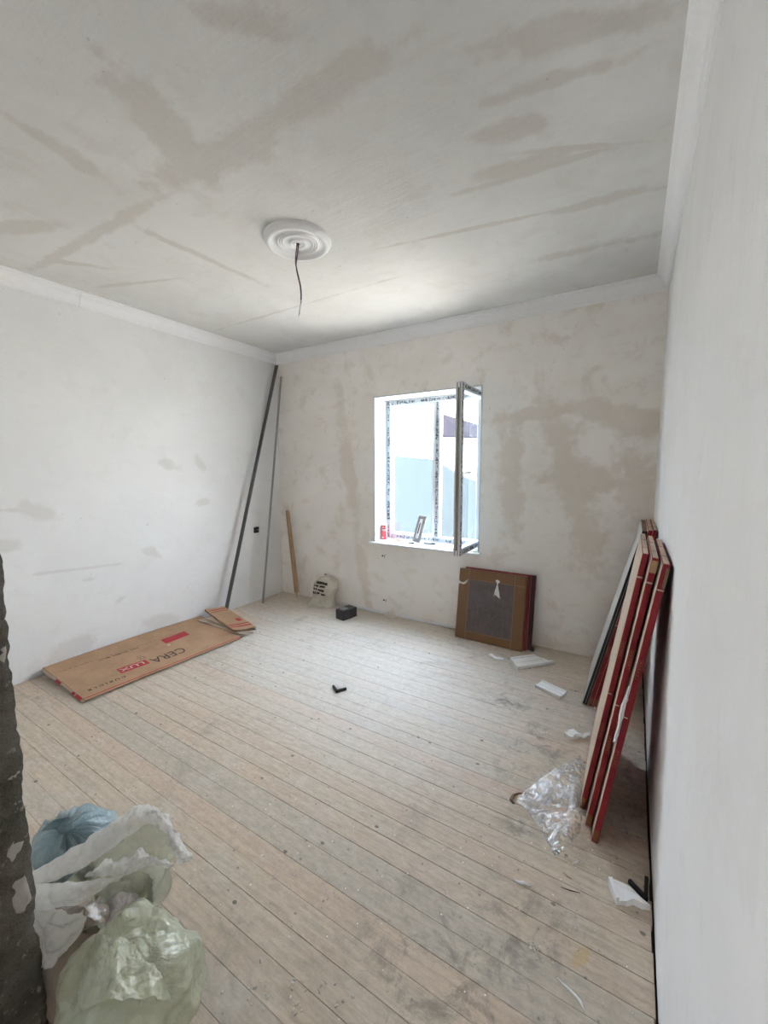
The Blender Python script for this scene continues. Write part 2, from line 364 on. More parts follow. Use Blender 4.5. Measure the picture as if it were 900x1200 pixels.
def frame4(a, b, width, thick, roll=0):
    """matrix mapping a unit bar along +Z (0..1) onto a->b"""
    d = (b-a); z = d.normalized(); x = z.orthogonal().normalized()
    if abs(z.dot(Vector((0, 0, 1)))) < .999: x = Vector((0, 0, 1)).cross(z).normalized()
    y = z.cross(x); m = Matrix((x, y, z)).transposed().to_4x4()
    return Matrix.Translation(a) @ m @ Matrix.Rotation(roll, 4, 'Z'), d.length
def tube(name, pts, r, mat, parent=None, n=10, taper=None):
    """swept round tube, capped"""
    vs, fs = [], []; pts = [Vector(p) for p in pts]
    up0 = Vector((0, 0, 1)); prev = None
    for i, p in enumerate(pts):
        d = (pts[min(i+1, len(pts)-1)] - pts[max(i-1, 0)]).normalized()
        x = prev - d*prev.dot(d) if prev is not None else d.orthogonal()
        x.normalize(); y = d.cross(x); prev = x
        rr = r*(taper[i] if taper else 1)
        for k in range(n):
            a = 2*PI*k/n; vs.append(p + x*rr*math.cos(a) + y*rr*math.sin(a))
    for i in range(len(pts)-1):
        for k in range(n):
            a, b = i*n+k, i*n+(k+1) % n; fs.append((a, b, b+n, a+n))
    fs.append(tuple(range(n-1, -1, -1))); fs.append(tuple((len(pts)-1)*n+k for k in range(n)))
    return obj(name, (vs, fs), mat, parent, True)
def lathe(name, prof, mat, parent=None, n=64, c=Vector((0, 0, 0))):
    vs, fs = [], []
    for (r, z) in prof:
        for k in range(n):
            a = 2*PI*k/n; vs.append(c + Vector((r*math.cos(a), r*math.sin(a), z)))
    for i in range(len(prof)-1):
        for k in range(n):
            a, b = i*n+k, i*n+(k+1) % n; fs.append((a, b, b+n, a+n))
    return obj(name, (vs, fs), mat, parent, True)
def extrude_poly(name, poly, vec, mat, parent=None, bev=0):
    """poly: list of 3D points, extruded along vec"""
    bm = bmesh.new(); vec = Vector(vec)
    a = [bm.verts.new(p) for p in poly]; b = [bm.verts.new(Vector(p)+vec) for p in poly]
    bm.faces.new(a); bm.faces.new(list(reversed(b)))
    n = len(poly)
    for i in range(n): bm.faces.new((a[i], b[i], b[(i+1) % n], a[(i+1) % n]))
    if bev: bmesh.ops.bevel(bm, geom=bm.edges[:], offset=bev, segments=1, affect='EDGES')
    return obj(name, bm, mat, parent)
def catmull(p, t):
    n = len(p); i = min(int(t*(n-1)), n-2); u = t*(n-1)-i
    a, b, c, d = p[max(i-1, 0)], p[i], p[i+1], p[min(i+2, n-1)]
    return .5*((2*b) + (c-a)*u + (2*a-5*b+4*c-d)*u*u + (-a+3*b-3*c+d)*u**3)
def ridged(p, s, seed=0, oct=4):
    v = 0; a = 1; tot = 0
    for o in range(oct):
        q = Vector((p.x*s+seed*7.3, p.y*s+seed*3.1, p.z*s-seed*5.7)); v += a*(1-2*abs(noise.noise(q))); tot += a; a *= .5; s *= 2.1
    return v/tot
_cr = random.Random(11); _CD = []
for _k in range(9):
    _d = Vector((_cr.gauss(0, 1), _cr.gauss(0, 1), _cr.gauss(0, 1))).normalized(); _CD.append((_d, 1.0*1.45**(_k % 5), _cr.random()))
def crumple(p, s, seed=0):
    """straight sharp folds, like crushed film"""
    w_ = Vector((noise.noise(p*s*.5+Vector((seed, 0, 0))), noise.noise(p*s*.5+Vector((0, seed+5, 0))), noise.noise(p*s*.5+Vector((0, 0, seed+9)))))*.35/s*2
    q = p+w_; v = 0; tot = 0
    for k, (d, f, ph) in enumerate(_CD):
        x = q.dot(d)*s*f*.5+ph+seed*.37; v += abs((x % 1.0)-.5)*2/f; tot += 1/f
    return v/tot
def sheet(name, rows, mat, parent=None, nu=60, nv=30, amp=.01, scale=12, seed=0, thick=.0012, ragged=0):
    """wrinkled film through a grid of control points"""
    R = [[Vector(p) for p in r] for r in rows]; vs, fs = [], []
    for j in range(nv+1):
        v = j/nv
        for i in range(nu+1):
            u = i/nu
            cp = [catmull(r, u) for r in R]
            p = catmull(cp, v) if len(cp) > 1 else cp[0]
            vs.append(p)
    def vid(i, j): return j*(nu+1)+i
    out = []
    for j in range(nv+1):
        for i in range(nu+1):
            p = vs[vid(i, j)]
            du = vs[vid(min(i+1, nu), j)]-vs[vid(max(i-1, 0), j)]; dv = vs[vid(i, min(j+1, nv))]-vs[vid(i, max(j-1, 0))]
            nn = du.cross(dv)
            nn = nn.normalized() if nn.length > 1e-9 else Vector((0, 0, 1))
            q = p + nn*amp*(.55*ridged(p, scale, seed)+2.2*(crumple(p, scale*1.1, seed)-.5))
            if ragged and (j in (0, nv)): q += dv*ragged*noise.noise(p*90)
            out.append(q)
    for j in range(nv):
        for i in range(nu): fs.append((vid(i, j), vid(i+1, j), vid(i+1, j+1), vid(i, j+1)))
    o = obj(name, (out, fs), mat, parent, True)
    if thick:
        m = o.modifiers.new('thick', 'SOLIDIFY'); m.thickness = thick; m.offset = 0
    return o
def blob(name, c, rad, mat, parent=None, amp=.12, scale=6, seed=0, nu=72, nv=40, folds=0, zmin=0.003, power=1.0, close_top=True, gather=0):
    """a crumpled bag: squashed ellipsoid with radial folds and sharp creases, flat where it rests"""
    c = Vector(c); vs, fs = [], []
    for j in range(nv+1):
        th = PI*j/nv
        for i in range(nu):
            ph = 2*PI*i/nu
            d = Vector((math.sin(th)*math.cos(ph), math.sin(th)*math.sin(ph), math.cos(th)))
            k = 1 + amp*(.4*(ridged(d, scale*.35, seed)-.5) + 1.6*(crumple(d*.3, scale, seed)-.5))
            if folds: k += .06*gather*math.sin(folds*ph + 2*noise.noise(d*2+Vector((seed, 0, 0))))*max(0, d.z)**.5*math.sin(th)
            p = c + Vector((d.x*rad[0]*k, d.y*rad[1]*k, d.z*rad[2]*k))
            if gather and th < .55:      # pinched neck
                p.z += .05*(1-th/.55)**2
            if p.z < zmin: p.z = zmin
            vs.append(p)
    for j in range(nv):
        for i in range(nu):
            a, b = j*nu+i, j*nu+(i+1) % nu; fs.append((a, b, b+nu, a+nu))
    bm = bmesh.new(); bv = [bm.verts.new(v) for v in vs]
    for f in fs:
        try: bm.faces.new([bv[k] for k in f])
        except ValueError: pass
    bmesh.ops.remove_doubles(bm, verts=bm.verts[:], dist=1e-5)
    return obj(name, bm, mat, parent, True)
def text(s, size, mat, parent, origin, right, upv, name='lettering', lift=.0006, align='LEFT', xs=1.0, bold=0.0):
    cu = bpy.data.curves.new('t', 'FONT'); cu.body = s; cu.size = size; cu.align_x = align; cu.extrude = .0002; cu.offset = bold
    tmp = bpy.data.objects.new('t', cu); COL.objects.link(tmp)
    dg = bpy.context.evaluated_depsgraph_get(); me = bpy.data.meshes.new_from_object(tmp.evaluated_get(dg))
    bpy.data.objects.remove(tmp); bpy.data.curves.remove(cu)
    me.materials.clear(); me.materials.append(mat)
    r = Vector(right).normalized(); u = Vector(upv).normalized(); nrm = r.cross(u)
    mt = Matrix((r*xs, u, nrm)).transposed().to_4x4(); mt.translation = Vector(origin) + nrm*lift
    me.transform(mt)
    o = bpy.data.objects.new(name, me); COL.objects.link(o); o.parent = parent; return o
def struct(o, label=None):
    o['kind'] = 'structure'
    if label: o['label'] = label
    return o

# ------------------------------------------------------------------ shell
T = .30
WX0, WX1, WZ0, WZ1 = -2.290, -1.160, .748, 2.235       # window opening
bm = bmesh.new()
for (x0, x1, z0, z1) in ((XL-T, WX0, -.1, H+.2), (WX1, XR+T, -.1, H+.2), (WX0, WX1, -.1, WZ0-.02), (WX0, WX1, WZ1, H+.2)):
    box(bm, (x0, YB, z0), (x1, YB+.34, z1))
struct(obj('wall_back', bm, M['wall_back']), 'back wall skimmed with patchy beige putty, pierced by the window')
struct(B('wall_left', (XL-T, YFO, -.1), (XL, YB, H+.2), M['wall_left']), 'left wall skimmed with white putty')
struct(B('wall_right', (XR, -1.9, -.1), (XR+T, YB, H+.2), M['wall_right']), 'right wall of off white putty, close to the viewer')
struct(B('ceiling', (XL, YFO, H), (XR, YB, H+.2), M['ceiling']), 'ceiling with pale and beige putty streaks')
bm = bmesh.new(); box(bm, (XL, YFO, 0), (XJ-.02, YF, H)); box(bm, (XJ-.02, YFO, 2.25), (XR, YF, H))
struct(obj('wall_front', bm, M['wall_front']), 'front wall with the doorway the room is seen through')
bm = bmesh.new(); box(bm, (-1.8, -1.9, -.1), (XR, -1.8, H)); box(bm, (-1.8, -1.9, H), (XR, YFO, H+.2)); 
for lo, hi in (((-1.8, -1.8, 0), (-1.7, -1.30, H)), ((-1.8, -.80, 0), (-1.7, YFO, H)), ((-1.8, -1.30, 0), (-1.7, -.80, 1.10)), ((-1.8, -1.30, 1.90), (-1.7, -.80, H))): box(bm, lo, hi)   # unseen opening added to the hall so skylight brightens the right wall
struct(obj('wall_hall', bm, M['corridor']), 'bare hall wall behind the doorway')

# rough cement reveal of the doorway, its edge chipped
def jamb():
    vs, fs = [], []; ny, nz = 26, 300
    prof = []                                   # path across: outer face corner -> reveal -> corner -> inner face
    for k in range(ny+1): prof.append((0, YFO-.0 + (YF-YFO)*k/ny))
    for k in range(1, 5): prof.append((-.02*k/4, YF))
    for j in range(nz+1):
        z = 2.25*j/nz
        e = .012*noise.noise(Vector((3, 1, z*9))) + .006*noise.noise(Vector((9, 4, z*45)))
        for k, (dx, y) in enumerate(prof):
            n = noise.fractal(Vector((y*14, z*14, 5)), .9, 2, 4)
            edge = max(0, 1-abs(y-YF)/.03)
            vs.append((XJ + dx + .004*n - edge*abs(e)*1.0, y + (e*.8 if y > YF-.04 else 0), z))
    m = len(prof)
    for j in range(nz):
        for k in range(m-1): a = j*m+k; fs.append((a, a+1, a+1+m, a+m))
    return obj('trim_1', (vs, fs), M['cement'], None, True)
jb = struct(jamb(), 'rough dark cement side of the doorway at the left edge')
jb.modifiers.new('thick', 'SOLIDIFY').thickness = .012; jb.modifiers['thick'].offset = 1
for (py, h_, d_) in ((745, .10, .008), (905, .020, .009), (985, .035, .011), (1035, .055, .014), (955, .018, .007)):
    z = onx(15+(py-800)*.09, py, XJ).z
    vs = []; bm = bmesh.new(); r = bmesh.ops.create_icosphere(bm, subdivisions=3, radius=1)
    for v in bm.verts:
        k = 1+.35*noise.noise(v.co*2+Vector((py, 0, 0))); v.co = Vector((XJ+.002+v.co.x*d_*k, YF-.018+v.co.y*.022*k, z+v.co.z*h_*k))
    o = obj('putty_smear', bm, M['old_putty'], jb, True)

# floor: subfloor slab and boards
fl = struct(B('floor', (XL, -1.9, -.1), (XR, YB, -.024), M['subfloor']), 'bare limed floorboards running along the room')
PW = .08985; y0 = 1.299
k0 = int((-1.7-y0)/PW); k1 = int((YB-.02-y0)/PW)
for k in range(k0, k1+1):
    ya = y0 + k*PW + .0003 + random.uniform(0, .0006); yb = y0 + (k+1)*PW - .0003 - random.uniform(0, .0006)
    yb = min(yb, YB-.006)
    if yb - ya < .02: continue
    z = random.uniform(-.0010, .0)
    x0 = XL + .010 + random.uniform(0, .008); x1 = XR - .006 - random.uniform(0, .006)
    b = .0009
    prof = [(ya, -.022), (ya, z-b), (ya+b, z), (yb-b, z), (yb, z-b), (yb, -.022)]
    seg = 1; bm = bmesh.new()
    A = [bm.verts.new((x0, y, q)) for y, q in prof]; C = [bm.verts.new((x1, y, q)) for y, q in prof]
    n = len(prof)
    for i in range(n): bm.faces.new((A[i], C[i], C[(i+1) % n], A[(i+1) % n]))
    bm.faces.new(A); bm.faces.new(list(reversed(C)))
    obj('plank', bm, M['plank'], fl)

# cornice: mitred lengths of foam moulding
CA, CBm = .0739, .1000
CP = [(0, CBm), (.010, CBm), (.011, .094), (.016, .092), (.018, .080), (.022, .076), (.026, .062), (.034, .045), (.046, .032), (.054, .028), (.056, .022), (.063, .020), (.064, .010), (CA, .009), (CA, 0), (0, 0)]
def cornice(n, side, a, b, mitre_a, mitre_b, label, d0=.0):
    """side: 'L','B','R'; a,b run along the wall; d = distance off the wall"""
    vs, fs = [], []
    for end, s, mt in ((0, a, mitre_a), (1, b, mitre_b)):
        for (d, h) in CP:
            t = s + (mt*d)
            if side == 'L': p = (XL+d, t, H-h)
            elif side == 'R': p = (XR-d, t, H-h)
            else: p = (t, YB-d, H-h)
            vs.append(p)
    m = len(CP)
    for i in range(m): fs.append((i, (i+1) % m, (i+1) % m+m, i+m))
    fs.append(tuple(range(m))); fs.append(tuple(range(2*m-1, m-1, -1)))
    bm = bmesh.new(); bv = [bm.verts.new(v) for v in vs]
    for f in fs: bm.faces.new([bv[q] for q in f])
    return struct(obj('trim_%d' % n, bm, M['cornice']), label)
cornice(2, 'L', YF, 1.530, 0, 0, 'white foam cornice on the left wall, length nearer the viewer')
cornice(3, 'L', 1.5325, YB, 0, -1, 'white foam cornice on the left wall, length running into the corner')
cornice(4, 'B', XL, -1.858, 1, 0, 'white foam cornice over the window wall, left length')
cornice(5, 'B', -1.8555, XR, 0, -1, 'white foam cornice over the window wall, right length')
cornice(6, 'R', YF, YB, 0, -1, 'white foam cornice on the right wall')

# ------------------------------------------------------------------ window
win = struct(empty('window_1', (0, 0, 0)), 'white plastic two-light window, right sash swung open')
FY0, FY1 = 3.765, 3.825
bm = bmesh.new(); t_ = .012
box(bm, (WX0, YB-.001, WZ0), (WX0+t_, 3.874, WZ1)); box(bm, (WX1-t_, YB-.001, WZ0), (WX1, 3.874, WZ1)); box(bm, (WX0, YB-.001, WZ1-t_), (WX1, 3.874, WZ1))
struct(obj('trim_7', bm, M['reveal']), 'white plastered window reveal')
ix0, ix1, iz0, iz1 = WX0+t_, WX1-t_, WZ0+.012, WZ1-t_
FW = .058
mx = -1.690
bm = bmesh.new()
box(bm, (ix0, FY0, iz0), (ix0+FW, FY1, iz1), .004); box(bm, (ix1-FW, FY0, iz0), (ix1, FY1, iz1), .004)
box(bm, (ix0+FW, FY0+.0006, iz1-FW), (ix1-FW, FY1-.0006, iz1), .004); box(bm, (ix0+FW, FY0+.0006, iz0), (ix1-FW, FY1-.0006, iz0+FW), .004)
obj('window_frame', bm, M['pvc'], win)
B('mullion', (mx-.035, FY0+.001, iz0+FW), (mx+.035, FY1-.001, iz1-FW), M['pvc'], win, .004)
gx0, gx1 = ix0+FW, mx-.035
bm = bmesh.new()
for lo, hi in (((gx0, 3.775, iz0+FW), (gx0+.016, 3.80, iz1-FW)), ((gx1-.016, 3.775, iz0+FW), (gx1, 3.80, iz1-FW)), ((gx0, 3.7755, iz1-FW-.016), (gx1, 3.80, iz1-FW)), ((gx0, 3.7755, iz0+FW), (gx1, 3.80, iz0+FW+.016))): box(bm, lo, hi)
obj('glazing_bead', bm, M['pvc'], win)
B('glass_pane', (gx0+.005, 3.802, iz0+FW+.004), (gx1-.005, 3.806, iz1-FW-.004), M['glass'], win)
def tape(lo, hi, parent, axis):
    o = B('protective_tape', lo, hi, M['tape'], parent)
    bm = bmesh.new(); lo, hi = Vector(lo), Vector(hi)
    L = hi[axis]-lo[axis]; n = int(L/.13)
    for i in range(n):
        c = lo[axis] + (i+.5)*L/n
        for (o_, w_) in ((0, .014), (.028, .007), (.042, .010), (.058, .007)):
            a, b = lo.copy(), hi.copy(); a[axis] = c+o_; b[axis] = c+o_+w_
            for ax in range(3):
                if ax != axis:
                    if hi[ax]-lo[ax] < .01:
                        if ax == 1: a[ax] = lo[ax]-.0006
                        else: b[ax] = hi[ax]+.0006
                    else:
                        q = (hi[ax]-lo[ax])*.26; a[ax] += q; b[ax] -= q
            box(bm, a, b)
    p = obj('printed_mark', bm, M['marks'], parent); return o
y_ = FY0-.0012
tp = .034
tape((ix0+.008, y_, iz0+.01), (ix0+.008+tp, FY0, iz1-.01), win, 2)
tape((mx-.017, y_+.001, iz0+FW), (mx+.017, FY0+.001, iz1-FW), win, 2)
tape((ix0+FW, y_, iz1-.045), (ix1-FW, FY0, iz1-.011), win, 0)
tape((ix0+FW, y_, iz0+.011), (ix1-FW, FY0, iz0+.045), win, 0)
# the sash, hinged at the right, opened square into the room
SX = -1.196; sy0, sy1 = 3.130, 3.742; sz0, sz1 = iz0+.022, iz1-.022
sash = obj('open_sash', (lambda b: (box(b, (SX-.055, sy0, sz0), (SX, sy0+.062, sz1), .004), box(b, (SX-.055, sy1-.062, sz0), (SX, sy1, sz1), .004),
    box(b, (SX-.0545, sy0+.062, sz1-.062), (SX-.0005, sy1-.062, sz1), .004), box(b, (SX-.0545, sy0+.062, sz0), (SX-.0005, sy1-.062, sz0+.062), .004), b)[-1])(bmesh.new()), M['pvc'], win)
B('sash_glass', (SX-.030, sy0+.058, sz0+.058), (SX-.026, sy1-.058, sz1-.058), M['sash_glass'], sash)
B('edge_gasket', (SX-.044, sy0-.0015, sz0+.01), (SX-.034, sy0, sz1-.01), M['pvc_side'], sash)
B('edge_gasket', (SX-.018, sy0-.0015, sz0+.01), (SX-.010, sy0, sz1-.01), M['pvc_side'], sash)
B('lock_strip', (SX-.032, sy0-.0012, sz0+.05), (SX-.020, sy0, sz1-.05), M['dark_steel'], sash)
tape((SX, sy0+.010, sz0+.01), (SX+.0012, sy0+.044, sz1-.01), sash, 2)
tape((SX, sy0+.062, sz1-.048), (SX+.0012, sy1-.01, sz1-.014), sash, 1)
tape((SX, sy0+.062, sz0+.014), (SX+.0012, sy1-.01, sz0+.048), sash, 1)
bm = bmesh.new(); hz = 1.475
box(bm, (SX, sy0+.018, hz-.035), (SX+.010, sy0+.044, hz+.035), .003); box(bm, (SX+.010, sy0+.024, hz-.008), (SX+.040, sy0+.038, hz+.008), .002)
box(bm, (SX+.028, sy0+.024, hz-.009), (SX+.040, sy0+.150, hz+.009), .004)
obj('sash_handle', bm, M['pvc'], sash)
for hz_ in (sz0+.10, sz1-.10): tube('hinge', [(SX-.008, sy1+.006, hz_-.04), (SX-.008, sy1+.006, hz_+.04)], .007, M['pvc'], sash)
B('window_sill', (WX0-.045, YB-.048, WZ0-.016), (WX1+.022, YB-.0005, WZ0+.004), M['pvc'], win, .004)
B('window_sill', (WX0+.0, YB-.0005, WZ0-.016), (WX1-.0, FY1+.05, WZ0+.012), M['pvc'], win)

# things on the sill
SZ = WZ0+.012
p = ony(449.5, 632, 3.66); cx = p.x+.01; cy = 3.66
t = thing('paint_carton', 'small upright red and white carton at the left end of the window sill', 'carton', (cx, cy, SZ), (0, 0, .25))
B('carton_body', (-.026, -.02, 0), (.026, .02, .155), M['redplastic'], t, .002)
B('printed_panel', (-.020, -.0206, .092), (.020, -.02, .112), M['white'], t); B('printed_panel', (-.022, -.0206, .012), (-.002, -.02, .030), M['white'], t)
B('printed_panel', (-.020, -.0206, .128), (.018, -.02, .136), M['white'], t); B('carton_flap', (-.026, -.02, .1552), (.026, .018, .158), M['white'], t)
p = onz(463, 635, SZ)
bm = bmesh.new(); box(bm, (-.028, -.012, 0), (.028, .012, .016), .005)
o = tag(obj('plastic_wedge', bm, M['orange']), 'flat orange plastic piece lying on the sill right of the red carton', 'wedge'); o.location = (p.x, 3.66, SZ); o.rotation_euler = (0, 0, -.2)
pa = ony(486.5, 636, 3.62); pt = ony(489, 597, 3.74)
t = thing('packaged_tool', 'grey framed blister pack with a pale tool inside leaning against the window glass', 'tool pack', (pa.x-.01, 3.655, SZ+.004), (math.radians(-19), math.radians(7), 0))
B('backing_card', (-.045, 0, 0), (.045, .006, .285), M['pvc_side'], t, .002)
bm = bmesh.new()
for lo, hi in (((-.042, -.006, .01), (-.03, 0, .275)), ((.028, -.006, .01), (.042, 0, .275)), ((-.03, -.006, .258), (.028, 0, .275)), ((-.03, -.006, .01), (.028, 0, .028))): box(bm, lo, hi, .001)
obj('card_border', bm, M['steel'], t)
B('tool_blade', (-.018, -.010, .04), (.014, 0, .245), M['white'], t, .005); B('label_strip', (-.008, -.0106, .09), (.004, -.010, .20), M['marks'], t)
p = onz(482, 637, SZ)
bm = bmesh.new(); box(bm, (-.03, -.012, 0), (.03, .012, .014), .003); box(bm, (-.012, -.03, 0), (.006, -.010, .010), .002)
o = tag(obj('clamp_block', bm, M['dark']), 'small black block on the sill below the leaning tool pack', 'block'); o.location = (p.x, 3.585, SZ)
p = onz(506, 637, SZ)
bm = bmesh.new(); box(bm, (-.065, -.010, 0), (.02, .010, .013), .004); box(bm, (.012, -.017, 0), (.06, .017, .016), .005)
o = tag(obj('utility_knife', bm, M['dark']), 'slim dark hand tool lying on the sill below the window mullion', 'tool'); o.location = (p.x, 3.64, SZ); o.rotation_euler = (0, 0, .15)

# ------------------------------------------------------------------ outside
struct(B('ground', (-30, YB+.36, -.62), (24, 40, -.5), M['ground']), 'bare yard outside the window')
gy = 7.6
P2 = [(-9, gy, -.5), (-1.2, gy, -.5), (-1.2, gy, .75), ony(537, 556, gy), ony(517, 543, gy), ony(507, 538, gy), ony(461, 534, gy), (-9, gy, 2.0)]
o = tag(extrude_poly('boundary_wall', P2, (0, .2, 0), M['render']), 'pale blue grey yard wall with a sloping top outside the window', 'wall')
hy = 12.0
t = thing('neighbour_house', 'pale house with a grey lilac roof beyond the yard wall', 'house', (-2.6, hy, -.5))
hb = B('house_wall', (-2.9, .35, 0), (5, 4, 2.98), M['houserender'], t)
a, b, c_, d_ = ony(516.5, 487, hy+1.2), ony(560, 500, hy+1.2), ony(560, 514, hy), ony(517.5, 513, hy)
off = Vector((-2.6, hy, -.5))
rf = extrude_poly('house_roof', [p-off for p in (a, b, c_, d_)], (0, .05, .08), M['slate'], t)
a2, b2 = ony(519, 493, hy+.4), ony(545, 509, hy+.4)
# bare bush outside at the lower right of the opening
t = thing('bare_bush', 'bare twiggy bush outside behind the lower right of the window', 'bush', (-2.2, 5.6, -.5))
for k in range(26):
    a = random.uniform(-.9, .9); pts = [Vector((random.uniform(-.1, .1), random.uniform(-.1, .1), 0))]
    d = Vector((a*.5, random.uniform(-.4, .4), 1)).normalized(); L = random.uniform(.7, 1.25)
    for i in range(6):
        pts.append(pts[-1] + d*L/6); d = (d + Vector((random.uniform(-.3, .3), random.uniform(-.3, .3), random.uniform(-.1, .15)))).normalized()
    tube('twig', pts, .006, M['twig'], t, 4, [1, .9, .8, .65, .5, .4, .25])

# ------------------------------------------------------------------ ceiling rose and wire
c = onz(349, 284, 2.812); RC = Vector((c.x, c.y, H)); R0 = .193
rose = thing('ceiling_rose', 'round white moulded ceiling rose with concentric rings', 'ceiling rose', RC)
pr = [(.0115, 0), (.0115, -.020), (.022, -.022), (.028, -.018), (.034, -.018), (.038, -.023), (.046, -.023), (.050, -.017), (.070, -.015), (.084, -.018), (.088, -.022), (.092, -.018), (.097, -.018), (.101, -.023), (.105, -.018), (.110, -.018), (.114, -.023), (.118, -.017), (.135, -.014), (.150, -.019), (.158, -.028), (.168, -.030), (.176, -.026), (.181, -.020), (.187, -.018), (.193, -.010), (.193, 0)]
lathe('moulded_disc', [(r_, z_*1.25) for r_, z_ in pr], M['foam'], rose, 96)
lathe('centre_hole', [(.0, -.010), (.0113, -.010), (.0113, -.0195)], M['dark'], rose, 24)
wire = thing('hanging_wire', 'dark electric wires hanging from the centre of the ceiling rose', 'wire', RC)
def wpath(dx, ph):
    pts = []
    z0, z1 = -.011, -.405
    for i in range(25):
        u = i/24; z = z0+(z1-z0)*u
        s = -.020*math.sin(u*PI*1.9+.2)*(1 if u > .3 else u/.3) - .004*u
        pts.append(Vector((s + dx*math.cos(u*9+ph), .006*math.sin(u*7+ph), z)))
    return pts
w1 = wpath(.0035, 0); w2 = wpath(.0035, PI)
tube('insulated_core', w1[:21], .0034, M['wire_dark'], wire, 8); tube('insulated_core', w2[:22], .0034, M['wire_dark'], wire, 8)
tube('stripped_end', w1[20:]+[w1[-1]+Vector((-.006, 0, -.02))], .0018, M['wire_grey'], wire, 6); tube('stripped_end', w2[21:]+[w2[-1]+Vector((.007, 0, -.012))], .0018, M['wire_grey'], wire, 6)

# ------------------------------------------------------------------ electrical box hole and wall fixings
p = onx(300.5, 621, XL)
t = thing('socket_box', 'open black electrical box in the left wall behind the leaning profiles', 'socket box', p)
bm = bmesh.new(); box(bm, (0, -.038, -.032), (.004, .030, .034), .006); obj('box_rim', bm, M['dark'], t)
bm = bmesh.new(); box(bm, (.004, -.026, -.020), (.0048, .018, .022)); obj('box_cavity', bm, M['blackink'], t)
tube('wire_end', [(.0045, .0, .0), (.012, .010, .004), (.010, .020, -.004)], .003, M['wire_grey'], t)
for (px, py, lab) in ((450.5, 651, 'metal screw and plug in the wall under the window sill'), (452, 703, 'bent metal fixing in the wall just above the white pipe'), (383, 673, 'dark screw plug in the wall above the printed sack')):
    p = ony(px, py, YB)
    t = thing('wall_fixing', lab, 'fixing', p)
    tube('plug_hole', [(-.02, 0, -.004), (-.02, -.006, -.004)], .009, M['dark'], t, 12)
    tube('screw', [(.012, 0, .004), (.012, -.02, .008), (.016, -.024, -.016)], .004, M['steel'], t, 8)

# ------------------------------------------------------------------ leaning profiles, stick
def profile(name, a, b, wdt, dep, th, mat, label, roll, cat):
    mt, L = frame4(a, b, 0, 0, roll)
    root = thing(name, label, cat)
    root.matrix_world = mt
    P = [(-wdt/2, 0), (wdt/2, 0), (wdt/2, dep), (wdt/2-th, dep), (wdt/2-th, th), (-wdt/2+th, th), (-wdt/2+th, dep), (-wdt/2, dep)]
    vs = [(x, y, 0) for x, y in P]+[(x, y, L) for x, y in P]; n = 8
    fs = [(i, (i+1) % n, (i+1) % n+n, i+n) for i in range(n)]
    for base in (0, n):
        fs += [(base, base+1, base+4, base+5), (base+1, base+2, base+3, base+4), (base+5, base+6, base+7, base)]
    obj('channel_web', (vs, fs), mat, root)
    bm = bmesh.new()                     # the rolled lips along both flanges
    box(bm, (wdt/2-th-.004, dep, 0), (wdt/2, dep+.0015, L)); box(bm, (-wdt/2, dep, 0), (-wdt/2+th+.004, dep+.0015, L))
    obj('rolled_lip', bm, mat, root)
    return root
profile('metal_profile', Vector((-3.545, 2.62, .006)), Vector((XL+.052, YB-.045, 2.705)), .034, .022, .002, M['dark_steel'], 'long dark galvanised channel leaning into the back left corner up to the cornice', .6, 'metal profile')
profile('metal_profile', Vector((-3.505, 3.086, .004)), Vector((XL+.098, YB-.026, 2.575)), .022, .016, .002, M['steel'], 'thin grey metal channel standing against the corner right of the darker long one', .6, 'metal profile')
a, b = Vector((-3.272, 3.40, .004)), Vector((-3.508, YB-.028, 1.02))
mt, L = frame4(a, b, 0, 0); st = thing('wooden_stick', 'short round brown wooden stick leaning in the back left corner', 'stick'); st.matrix_world = mt
tube('stick_shaft', [(0, 0, L*k/14) for k in range(1, 15)], .027, M['stick'], st, 12, [1.05-.015*k for k in range(13)]+[.7])
tube('split_end', [(.006, 0, .005), (.006, 0, L*.04), (.002, 0, L*.09)], .008, M['stick'], st, 7, [.5, .9, 1.6])

# ------------------------------------------------------------------ pipe along the back wall
t = thing('floor_pipe', 'white plastic pipe lying along the foot of the back wall', 'pipe')
tube('pipe_run', [(-2.86, 3.500, .0155), (-2.4, 3.498, .0155), (-1.9, 3.500, .0155), (-1.22, 3.503, .0155)], .0150, M['pvc'], t, 14)
tube('pipe_collar', [(-1.93, 3.4985, .0175), (-1.86, 3.4985, .0175)], .0172, M['pvc'], t, 14)
p = onz(456, 724)
bm = bmesh.new(); bmesh.ops.create_icosphere(bm, subdivisions=4, radius=1)
for v in bm.verts:
    k = 1+.4*noise.noise(v.co*2.2); q = v.co*k; v.co = Vector((q.x*.065, q.y*.028, max(-.0, (q.z+.3)*.045)))
o = tag(obj('putty_lump', bm, M['putty_lump'], None, True), 'lump of pale dried putty on the floor against the white pipe', 'lump'); o.location = (p.x, 3.448, .001)

